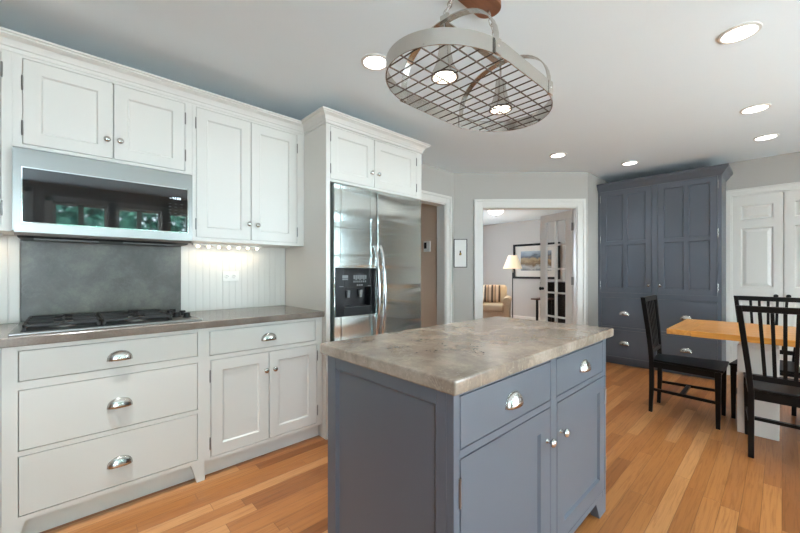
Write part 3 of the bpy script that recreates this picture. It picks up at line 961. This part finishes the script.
# ------------------------------------------------------------------ french door (opens into the living room)
def french_door():
    hx, hy = dg(1.545, .10)
    d = thing('door_3', 'white glazed french door standing open in the angled doorway', 'door', (0, 0, 0), kind='structure')
    W, Hh, T = .575, 1.995, .035
    mb = MB()
    st, top, bot = .105, .10, .24
    zs = [.012 + bot + i * (Hh - .012 - bot - top) / 5 for i in range(6)]
    g = .022
    holes = []
    cw = (W - 2 * st - g) / 2
    for i in range(5):
        for k in range(2):
            p = st + k * (cw + g)
            holes.append((p, p + cw, zs[i] + (g / 2 if i else 0), zs[i + 1] - (g / 2 if i < 4 else 0)))
    holed(mb, 0, W, .012, Hh, -T / 2, T / 2, holes)
    mb.build('frame', M['trim'], d)
    for (p, q, r, t) in holes:
        MB().box(p, q, -.003, .003, r, t).build('pane', M['glass'], d)
    mb = MB()
    for sgn in (-1, 1):
        mb.lathe([(.022, 0), (.022, .004), (.008, .006), (.008, .03), (.024, .038), (.026, .048), (.018, .056), (.002, .058)], (W - .05, sgn * T / 2, .96), (0, sgn, 0), 16)
    mb.build('handle', M['black'], d, smooth=True)
    for z in (.25, 1.08, 1.78):
        mb = MB(); mb.box(-.032, .006, T / 2, T / 2 + .003, z - .05, z + .05); mb.tube([(-.004, T / 2 + .004, z - .052), (-.004, T / 2 + .004, z + .052)], .007, 8)
        mb.build('hinge', M['hinge'], d)
    d.location = (hx, hy, 0)
    ang = math.atan2(5.004 - hy, -2.345 - hx)
    d.rotation_euler = (0, 0, ang)
french_door()

# ------------------------------------------------------------------ small wall things
p = thing('picture_frame', 'small framed print hung between hallway opening and french doorway', 'picture', dg(.085, 0, 1.43))
a0, a1, z0, z1 = .002, .170, 1.253, 1.615
mb = MB(FD); holed(mb, a0, a1, z0, z1, .002, .022, [(a0 + .008, a1 - .008, z0 + .008, z1 - .008)])
mb.build('frame', M['black'], p)
MB(FD).box(a0 + .006, a1 - .006, .003, .012, z0 + .006, z1 - .006).build('paper', M['paper'], p)
mb = MB(FD)
mb.lathe([(.001, -.001), (.018, -.0005), (.018, .001)], (.083, .0125, 1.425), (0, 1, 0), 16)
mb.build('print_motif', M['ochre'], p)
mb = MB(FD); mb.box(.076, .092, .0120, .0135, 1.44, 1.466); mb.box(.070, .080, .0120, .0138, 1.41, 1.43)
mb.build('print_motif', M['umber'], p)

t = thing('thermostat', 'white thermostat with dark screen on the tan hallway wall', 'thermostat', (-3.20, 3.5, 1.53))
MB(FY).box(-3.262, -3.150, -3.499, -3.474, 1.462, 1.604).build('case', M['plastic_white'], t, bevel=.005)
MB(FY).box(-3.250, -3.205, -3.475, -3.4725, 1.505, 1.585).build('screen', M['plastic_black'], t)

# ------------------------------------------------------------------ recessed lights
CANS = [(-3.70, 2.85, 'added recessed light, out of view, brightening the hallway beyond the refrigerator', .085, 30),  # added lamp out of view, lifts the tan hallway wall
        (-1.95, .06, 'added recessed light, out of view, brightening the aisle before the cooktop', .085, 110),  # added lamp out of view, lifts the lower drawers and floor
        (-1.672, 1.358, 'recessed ceiling light just left of the hanging pot rack', .085, 8),
        (-.155, 2.60, 'large nearest recessed ceiling light at upper right', .088, 8),
        (-.143, 3.893, 'second recessed ceiling light at the right, above the dining table', .088, 8),
        (-.103, 4.79, 'recessed ceiling light nearest the white closet doors', .088, 8),
        (-1.654, 3.884, 'recessed ceiling light before the french doorway', .085, 8),
        (-1.205, 4.775, 'recessed ceiling light in front of the tall blue cabinet', .085, 8)]
for x, y, lab, r, e in CANS:
    c = thing('recessed_light', lab, 'ceiling light', (x, y, CEIL), group='recessed ceiling lights')
    MB().lathe([(r * .80, 0), (r * 1.0, 0), (r * .98, -.006), (r * .82, -.008), (r * .80, 0)], (x, y, CEIL), (0, 0, 1), 40, caps=False).build('trim_ring', M['trim'], c, smooth=True)
    MB().lathe([(r * .81, -.001), (r * .81, -.005)], (x, y, CEIL), (0, 0, 1), 40).build('lens', M['can'], c)
    d = bpy.data.lights.new('recessed_beam', 'SPOT'); d.energy = e * 1.05 if e > 20 else e * 3; d.spot_size = math.radians(76 if x < -1.9 else 90); d.spot_blend = .8; d.shadow_soft_size = .07; d.color = (.93, .98, 1)
    o = bpy.data.objects.new('recessed_beam', d); COL.objects.link(o); o.parent = c; o.location = (0, 0, -.02)

# ------------------------------------------------------------------ pot rack
RC = Vector((-.946, 1.348, 1.978))
rk = thing('pot_rack', 'oval steel pot rack with wire grid and two lit spot lamps over the island', 'pot rack', RC)
RW, RL, RE = .252, .468, 1.30
def oval(t, w=RW, l=RL):
    s_ = l - w * RE
    x = w * math.cos(t); y = math.sin(t) * w * RE + (s_ if math.sin(t) >= 0 else -s_)
    return x, y
N = 72
ts = []
for i in range(N):
    ts.append(2 * PI * i / N)
pts = []
for i in range(N):
    t = 2 * PI * i / N
    pts.append(oval(t))
    if i == 0 or i == N // 2:
        x, y = oval(t); s_ = RL - RW * RE
        pts[-1:] = [(x, -s_), (x, s_)] if i == 0 else [(x, s_), (x, -s_)]
# band
mb = MB()
def band_ring(off, z): return [mb.v(RC.x + x * (1 + off / RW), RC.y + y * (1 + off / RL), RC.z + z) for x, y in pts]
R0, R1, R2, R3 = band_ring(0, 0), band_ring(0, .058), band_ring(-.004, .058), band_ring(-.004, 0)
K = len(pts)
for A, B in ((R0, R1), (R1, R2), (R2, R3), (R3, R0)):
    for i in range(K):
        mb.bm.faces.new([A[i], A[(i + 1) % K], B[(i + 1) % K], B[i]])
mb.build('band', M['rack'], rk, smooth=True, angle=50)
# grid
def xspan(y):
    s_ = RL - RW * RE
    d = max(0, abs(y) - s_) / (RW * RE)
    return RW * math.sqrt(max(0, 1 - d * d))
def yspan(x):
    s_ = RL - RW * RE
    return s_ + RW * RE * math.sqrt(max(0, 1 - (x / RW) ** 2))
mb = MB()
ny = 17
for i in range(ny):
    y = -RL + (i + .5) * 2 * RL / ny
    h = xspan(y) - .003
    mb.tube([(RC.x - h, RC.y + y, RC.z + .008), (RC.x + h, RC.y + y, RC.z + .008)], .0027, 6)
for x in (-.165, -.082, 0, .082, .165):
    h = yspan(x) - .003
    mb.tube([(RC.x + x, RC.y - h, RC.z + .004), (RC.x + x, RC.y + h, RC.z + .004)], .003, 6)
mb.build('wire_grid', M['wire'], rk, smooth=True)
AY = .213
def strap(mb, path, w, th):                 # flat strap in the XZ plane, width along Y
    for (x0, y0, z0), (x1, y1, z1) in zip(path, path[1:]):
        t = Vector((x1 - x0, 0, z1 - z0)).normalized(); nn = Vector((-t.z, 0, t.x)) * th / 2
        b = []
        for (x, z) in ((x0, z0), (x1, z1)):
            for yy in (-w / 2, w / 2):
                for sg in (-1, 1):
                    b.append(mb.v(x + sg * nn.x, y0 + yy, z + sg * nn.z))
        for q in ((0, 1, 3, 2), (4, 6, 7, 5), (0, 4, 5, 1), (2, 3, 7, 6), (0, 2, 6, 4), (1, 5, 7, 3)):
            mb.bm.faces.new([b[i] for i in q])
for sg in (-1, 1):
    hx = xspan(AY) - .004
    path = []
    for i in range(25):
        t = PI * i / 24
        path.append((RC.x - hx * math.cos(t), RC.y + sg * AY, RC.z + .05 + .195 * math.sin(t) ** .8))
    mb = MB(); strap(mb, path, .032, .004)
    for q in (-1, 1):
        mb.box(RC.x + q * hx - (.002 if q < 0 else .003), RC.x + q * hx + (.003 if q < 0 else .002), RC.y + sg * AY - .016, RC.y + sg * AY + .016, RC.z + .004, RC.z + .056)
    arch = mb.build('arch_strap', M['rack'], rk)
    for q in (-1, 1):
        mb = MB(); mb.lathe([(.007, 0), (.007, .004), (.004, .006)], (RC.x + q * (hx + .006), RC.y + sg * AY, RC.z + .034), (q, 0, 0), 10); mb.box(RC.x + q * (hx + .0075) - .002, RC.x + q * (hx + .0075) + .002, RC.y + sg * AY - .018, RC.y + sg * AY + .018, RC.z + .001, RC.z + .060)
        mb.build('bolt_plate', M['rack'], arch)
    # hook block and chain
    top = RC.z + .245
    mb = MB(); mb.box(RC.x - .020, RC.x + .020, RC.y + sg * AY - .006, RC.y + sg * AY + .006, top - .012, top + .028); mb.lathe([(.006, 0), (.006, .003)], (RC.x, RC.y + sg * AY - .009, top + .004), (0, 1, 0), 10)
    mb.build('hanger_bracket', M['rack'], arch, bevel=.001)
    c0 = Vector((RC.x, RC.y + sg * AY, top + .022)); c1 = Vector((RC.x - .005, RC.y + sg * .115, 2.432))
    L = (c1 - c0).length; dirv = (c1 - c0).normalized()
    n = 7
    u = dirv.cross(Vector((0, 1, 0))).normalized(); w_ = dirv.cross(u)
    mb = MB()
    for i in range(n):
        cc = c0 + dirv * (L * (i + .5) / n); side = u if i % 2 else w_
        hl = L / n * .5 + .006
        ring = []
        for k in range(14):
            t = 2 * PI * k / 14
            q = cc + dirv * (hl * math.sin(t)) + side * (.0105 * math.cos(t))
            ring.append(tuple(q))
        mb.tube(ring, .0022, 6, closed=True)
    mb.build('chain', M['rack'], rk, smooth=True)
    # spot lamp
    ly = RC.y + sg * AY
    mb = MB(); mb.tube([(RC.x, ly, top - .01), (RC.x, ly, RC.z + .155)], .005, 8); rod = mb.build('lamp_rod', M['rack'], rk, smooth=True)
    mb = MB(); mb.lathe([(.022, .158), (.024, .150), (.026, .120), (.038, .065), (.050, .040), (.055, .024), (.055, .014), (.051, .014), (.047, .040), (.024, .110), (.018, .150)], (RC.x, ly, RC.z), (0, 0, 1), 28)
    sh = mb.build('lamp_shade', M['rack'], rk, smooth=True)
    MB().lathe([(.0505, .0135), (.056, .0135), (.056, .019), (.0505, .019), (.0505, .0135)], (RC.x, ly, RC.z), (0, 0, 1), 28, caps=False).build('shade_rim', M['wire'], sh, smooth=True)
    MB().lathe([(.030, .020), (.040, .024), (.042, .030), (.022, .08)], (RC.x, ly, RC.z), (0, 0, 1), 24).build('bulb', M['bulb'], sh, smooth=True)
    d = bpy.data.lights.new('rack_spot', 'SPOT'); d.energy = 8; d.spot_size = math.radians(85); d.spot_blend = .7; d.shadow_soft_size = .04; d.color = (1, .9, .78)
    o = bpy.data.objects.new('rack_spot', d); COL.objects.link(o); o.parent = rk; o.location = (0, sg * AY, -.006)
mb = MB(); mb.box(RC.x - .016, RC.x + .016, RC.y - AY, RC.y + AY, RC.z + .236, RC.z + .241)
mb.build('centre_bar', M['rack'], rk)
# ceiling canopy: oblong wooden board
cv = []
for i in range(40):
    t = 2 * PI * i / 40
    cv.append((RC.x - .005 + .062 * math.cos(t), RC.y + .062 * math.sin(t) + (.108 if math.sin(t) >= 0 else -.108)))
mb = MB(); mb.prism_z(cv, 2.436, CEIL - .0005)
cb = mb.build('canopy', M['canopywood'], rk, bevel=.003)
for sg in (-1, 1):
    MB().tube([(RC.x - .005, RC.y + sg * .115, 2.424), (RC.x - .005, RC.y + sg * .115, 2.437)], .004, 8).build('eye_bolt', M['rack'], cb)

# ------------------------------------------------------------------ dining set
TX0, TX1, TY0, TY1, TZ = -.62, 1.45, 3.445, 4.33, .75
tb = thing('dining_table', 'honey oak dining table on painted trestle pedestals', 'table', ((TX0 + TX1) / 2, 3.89, 0))
mb = MB()
w = (TY1 - TY0) / 7
for i in range(7):
    mb.box(TX0 + .151, TX1 - .151, TY0 + i * w + .0006, TY0 + (i + 1) * w - .0006, TZ - .042, TZ)
mb.build('tabletop', M['tablewood'], tb, bevel=.0015, seg=1)
for p, q in ((TX0, TX0 + .15), (TX1 - .15, TX1)):
    MB().box(p, q, TY0 + .004, TY1 - .004, TZ - .04, TZ - .0005).build('breadboard_end', M['tablewood_end'], tb, bevel=.003)
for px in (-.229, .90):
    mb = MB()
    mb.box(px, px + .216, 3.672, 4.10, .0, TZ - .10)
    pd = mb.build('pedestal', M['pedestal'], tb, bevel=.003)
    MB().box(px + .02, px + .20, 3.56, 4.22, TZ - .10, TZ - .0425).build('cleat', M['pedestal'], pd, bevel=.003)
MB().box(-.014, .902, 3.86, 3.91, .30, .42).build('stretcher_beam', M['pedestal'], tb, bevel=.003)

def make_chair():
    c = thing('dining_chair', '', 'chair')
    BK = M['black']
    SW0, SW1, D = .170, .215, .452
    mb = MB()
    mb.hexa([(-.012, -SW0 + .018, .432), (D + .012, -SW1, .432), (D + .012, SW1, .432), (-.012, SW0 - .018, .432)],
            [(-.012, -SW0 + .018, .450), (D + .012, -SW1, .452), (D + .012, SW1, .452), (-.012, SW0 - .018, .450)])
    mb.build('seat', BK, c, bevel=.006, seg=3)
    def half(z): return .153 if z < .45 else .153 + .056 * (z - .45) / .53
    def backx(z): return 0.0 - (0 if z < .45 else .052 * ((z - .45) / .54) ** 1.25)
    for s in (-1, 1):
        mb = MB()
        prof = [(0, .004), (.2, .002), (.43, .0), (.55, None), (.7, None), (.85, None), (.978, None)]
        ring = None
        lay = []
        for z, q in prof:
            xc = backx(z) - .008 * max(0, (.2 - z) / .2); hx = .017 if 0 < z < .98 else .013; hy = .0145; y = s * (half(z) - .003)
            lay.append([mb.v(xc + i * hx, y + j * hy, z) for i, j in ((-1, -1), (1, -1), (1, 1), (-1, 1))])
        mb.bm.faces.new(lay[0]); mb.bm.faces.new(lay[-1])
        for A, B in zip(lay, lay[1:]):
            for k in range(4): mb.bm.faces.new([A[k], A[(k + 1) % 4], B[(k + 1) % 4], B[k]])
        mb.build('leg', BK, c, bevel=.003)
        mb = MB()
        y = s * (SW1 - .026); xf = D - .022
        b, t_ = .013, .019
        mb.hexa([(xf - b, y - b, 0), (xf + b, y - b, 0), (xf + b, y + b, 0), (xf - b, y + b, 0)], [(xf - t_, y - t_, .432), (xf + t_, y - t_, .432), (xf + t_, y + t_, .432), (xf - t_, y + t_, .432)])
        mb.build('leg', BK, c, bevel=.003)
        mb = MB()
        ya, yb = s * (SW0 - .0175), s * (SW1 - .026)
        mb.hexa([(.01, ya - .008, .185), (xf - .006, yb - .008, .185), (xf - .006, yb + .008, .185), (.01, ya + .008, .185)], [(.01, ya - .008, .207), (xf - .006, yb - .008, .207), (xf - .006, yb + .008, .207), (.01, ya + .008, .207)])
        mb.build('stretcher', BK, c)
        mb = MB()
        mb.hexa([(.01, ya - .009, .385), (xf, yb - .009, .385), (xf, yb + .009, .385), (.01, ya + .009, .385)], [(.01, ya - .009, .434), (xf, yb - .009, .434), (xf, yb + .009, .434), (.01, ya + .009, .434)])
        mb.build('apron', BK, c)
    MB().box(.19, .22, -SW0 + .02, SW0 - .02, .186, .206).build('stretcher', BK, c)
    MB().box(-.006, .010, -SW0 + .03, SW0 - .03, .375, .434).build('apron', BK, c)
    MB().box(D - .03, D - .012, -SW1 + .03, SW1 - .03, .385, .434).build('apron', BK, c)
    x0, x1 = backx(.94), backx(.978)
    mb = MB(); mb.hexa([(x0 - .011, -half(.94) - .012, .940), (x0 + .011, -half(.94) - .012, .940), (x0 + .011, half(.94) + .012, .940), (x0 - .011, half(.94) + .012, .940)], [(x1 - .011, -half(.978) - .013, .980), (x1 + .011, -half(.978) - .013, .980), (x1 + .011, half(.978) + .013, .980), (x1 - .011, half(.978) + .013, .980)])
    mb.build('top_rail', BK, c, bevel=.004)
    xl = backx(.52)
    MB().box(xl - .010, xl + .010, -half(.52) + .01, half(.52) - .01, .500, .535).build('lower_rail', BK, c, bevel=.002)
    for k in range(5):
        mb = MB()
        lay = []
        for z in (.53, .64, .75, .86, .945):
            xc = backx(z); y = (k - 2) * (.044 + .011 * (z - .53) / .41)
            lay.append([mb.v(xc + i * .006, y + j * .0092, z) for i, j in ((-1, -1), (1, -1), (1, 1), (-1, 1))])
        for A, B in zip(lay, lay[1:]):
            for q in range(4): mb.bm.faces.new([A[q], A[(q + 1) % 4], B[(q + 1) % 4], B[q]])
        mb.build('slat', BK, c)
    return c
ch0 = make_chair()
CH = [((-.762, 3.812, 0), 0, 'black slat-back chair at the near end of the table, seen from its side'),
      ((.014, 3.235, 0), 90, 'black slat-back chair with its back to us before the table'),
      ((-.082, 4.415, 0), -90, 'black slat-back chair behind the table, facing us')]
for i, (loc, ang, lab) in enumerate(CH):
    c = ch0 if i == 0 else copy_tree(ch0)
    c.location = loc; c.rotation_euler = (0, 0, math.radians(ang))
    c['label'] = lab; c['group'] = 'dining chairs'

# ------------------------------------------------------------------ living room
# framed landscape
pf = thing('framed_landscape', 'large black framed landscape print on the living room wall', 'picture', (-4.06, 8.3, 1.45))
a0, a1, z0, z1 = -4.65, -3.48, 1.03, 1.885
mb = MB(FY); holed(mb, a0, a1, z0, z1, -8.298, -8.26, [(a0 + .05, a1 - .05, z0 + .05, z1 - .05)]); mb.build('frame', M['black'], pf, bevel=.004)
MB(FY).box(a0 + .04, a1 - .04, -8.297, -8.285, z0 + .04, z1 - .04).build('mat_board', M['mat'], pf)
MB(FY).box(a0 + .20, a1 - .20, -8.286, -8.282, z0 + .20, z1 - .18).build('print', M['print'], pf)
# floor lamp
LX, LY = -4.085, 7.24
fl = thing('floor_lamp', 'floor lamp with lit cream shade behind the armchair', 'lamp', (LX, LY, 0))
MB().lathe([(.15, 0), (.15, .015), (.03, .03), (.015, .06)], (LX, LY, 0), (0, 0, 1), 28).build('base', M['black'], fl, smooth=True)
MB().tube([(LX, LY, .03), (LX, LY, 1.18)], .012, 10).build('pole', M['black'], fl, smooth=True)
MB().lathe([(.014, 1.18), (.02, 1.19), (.02, 1.23), (.012, 1.25), (.012, 1.34)], (LX, LY, 0), (0, 0, 1), 16).build('neck', M['hinge'], fl, smooth=True)
MB().lathe([(.205, 1.27), (.095, 1.56), (.092, 1.56), (.202, 1.27)], (LX, LY, 0), (0, 0, 1), 32, caps=False).build('lamp_shade', M['shade'], fl, smooth=True)
MB().lathe([(.01, 1.34), (.03, 1.38), (.03, 1.41), (.005, 1.44)], (LX, LY, 0), (0, 0, 1), 14).build('bulb', M['bulb'], fl, smooth=True)
d = bpy.data.lights.new('lamp_glow', 'POINT'); d.energy = 7; d.color = (1, .84, .62); d.shadow_soft_size = .05
o = bpy.data.objects.new('lamp_glow', d); COL.objects.link(o); o.parent = fl; o.location = (0, 0, 1.47)
# armchair
def soft(mb_fn, name, mat, parent, lv=2, bev=.05):
    o = mb_fn.build(name, mat, parent, smooth=True, angle=180)
    b = o.modifiers.new('bevel', 'BEVEL'); b.width = bev; b.segments = 4
    return o
ac = thing('armchair', 'cream upholstered armchair with rolled arms in the living room', 'armchair', (-4.42, 6.98, 0))
CF = M['chairfabric']
soft(MB().box(-4.80, -4.05, 6.62, 7.38, .10, .34), 'base', CF, ac, bev=.03)
soft(MB().box(-4.66, -4.18, 6.58, 7.16, .34, .50), 'seat_cushion', CF, ac)
soft(MB().hexa([(-4.72, 7.14, .30), (-4.12, 7.14, .30), (-4.12, 7.36, .30), (-4.72, 7.36, .30)], [(-4.70, 7.22, .90), (-4.14, 7.22, .90), (-4.14, 7.42, .90), (-4.70, 7.42, .90)]), 'backrest', CF, ac, bev=.07)
for x0, x1 in ((-4.82, -4.66), (-4.19, -4.03)):
    mb = MB(); mb.box(x0 + .02, x1 - .02, 6.60, 7.34, .12, .56)
    mb.tube([((x0 + x1) / 2, 6.58, .57), ((x0 + x1) / 2, 7.30, .57)], .085, 18)
    soft(mb, 'arm', CF, ac, bev=.015)
ac.rotation_euler = (0, 0, math.radians(28))
for x in (-4.76, -4.09):
    for y in (6.68, 7.32):
        MB().hexa([(x - .018, y - .018, 0), (x + .018, y - .018, 0), (x + .018, y + .018, 0), (x - .018, y + .018, 0)], [(x - .028, y - .028, .10), (x + .028, y - .028, .10), (x + .028, y + .028, .10), (x - .028, y + .028, .10)]).build('leg', M['black'], ac)
pl = MB()
def pillow_fn(sg):
    def fn(i, j):
        a, b = i * 2 - 1, j * 2 - 1
        t = max(0, (1 - a ** 4) * (1 - b ** 4)) ** .5
        return (a * .20 * (1 - .06 * b * b), sg * .07 * t, b * .20 * (1 - .06 * a * a))
    return fn
pl.grid(pillow_fn(1), 14, 14); pl.grid(pillow_fn(-1), 14, 14)
bmesh.ops.remove_doubles(pl.bm, verts=pl.bm.verts[:], dist=.0005)
pw = pl.build('pillow', M['stripe'], smooth=True, angle=180)
pw.location = (-4.47, 7.0, .71); pw.rotation_euler = (math.radians(-12), 0, math.radians(28))
tag(pw, 'striped brown and tan pillow on the cream armchair', 'pillow')
# dark cabinet and small table behind the french door
kb = thing('dark_cabinet', 'black cabinet seen through the lower panes of the french door', 'cabinet', (-2.8, 6.6, 0))
MB().box(-3.05, -2.10, 6.45, 6.98, .06, .98).build('body', M['black'], kb, bevel=.004)
MB().box(-3.07, -2.08, 6.43, 7.0, .98, 1.01).build('top', M['black'], kb, bevel=.003)
for x in (-3.03, -2.18):
    for y in (6.49, 6.90): MB().box(x, x + .05, y, y + .05, 0, .06).build('foot', M['black'], kb)
stb = thing('side_table', 'small brown-topped table left of the french door', 'table', (-3.05, 6.2, 0))
MB().box(-3.06, -2.80, 6.05, 6.40, .70, .725).build('tabletop', M['brownwood'], stb, bevel=.004)
for x in (-2.98, -2.85):
    for y in (6.08, 6.34): MB().box(x, x + .03, y, y + .03, 0, .70).build('leg', M['black'], stb)
# flush dome light
fx = thing('flush_ceiling_light', 'white glass dome light on the living room ceiling', 'ceiling light', (-3.94, 6.33, CEIL))
MB().lathe([(.14, 0), (.14, -.02), (.13, -.025)], (-3.94, 6.33, CEIL - .0005), (0, 0, 1), 32).build('rim', M['hinge'], fx, smooth=True)
MB().lathe([(.155, -.025), (.15, -.05), (.12, -.085), (.06, -.112), (.015, -.12)], (-3.94, 6.33, CEIL), (0, 0, 1), 32).build('dome', M['flush'], fx, smooth=True)
MB().lathe([(.012, -.118), (.014, -.13), (.004, -.145)], (-3.94, 6.33, CEIL), (0, 0, 1), 12).build('finial', M['hinge'], fx, smooth=True)
d = bpy.data.lights.new('dome_glow', 'SPOT'); d.spot_size = math.radians(150); d.spot_blend = .5; d.energy = 21; d.color = (1, .92, .82); d.shadow_soft_size = .14
o = bpy.data.objects.new('dome_glow', d); COL.objects.link(o); o.parent = fx; o.location = (0, 0, -.32)

# ------------------------------------------------------------------ outside
struct(MB().box(2.3, 22, -12, 16, -.35, -.25).build('ground', M['reflector']), 'pale terrace ground outside the windows, added to bounce daylight', 'reflector')  # unseen ground, added pale as a bounce for the ceiling
def tree(x, y, h, r, label):
    t = thing('tree', label, 'tree', (x, y, -.25), group='trees outside the kitchen windows')
    MB().tube([(x, y, -.25), (x + .05, y + .03, h * .35), (x, y, h * .7)], [.13, .10, .05], 10).build('trunk', M['bark'], t, smooth=True)
    mb = MB()
    for i in range(1700):
        while True:
            p = Vector((random.uniform(-1, 1), random.uniform(-1, 1), random.uniform(-1, 1)))
            if p.length < 1: break
        c = Vector((x + p.x * r, y + p.y * r, h * .62 + p.z * h * .40))
        u = Vector((random.gauss(0, 1), random.gauss(0, 1), random.gauss(0, 1))).normalized()
        w_ = u.cross(Vector((random.gauss(0, 1), random.gauss(0, 1), random.gauss(0, 1)))).normalized()
        s_ = random.uniform(.08, .17)
        mb.bm.faces.new([mb.bm.verts.new(c + u * s_), mb.bm.verts.new(c + w_ * s_ * .5), mb.bm.verts.new(c - u * s_), mb.bm.verts.new(c - w_ * s_ * .5)])
    mb.build('foliage', M['leaf'], t)
for i, (x, y, h, r) in enumerate([(6.5, -1.9, 5.2, 1.1), (6.9, .5, 4.8, 1.15), (6.6, 3.0, 5.5, 1.15), (7.6, 5.6, 5.0, 1.2), (9.6, -.8, 6.4, 1.4), (9.4, 2.0, 6.2, 1.4)]):
    tree(x, y, h, r, ['leafy tree reflected farthest left in the microwave door', 'leafy tree reflected in the middle of the microwave door', 'leafy tree reflected at the right of the microwave door', 'leafy tree beyond the added patio glazing', 'taller leafy tree standing behind the reflected left tree', 'taller leafy tree standing behind the reflected right tree'][i])
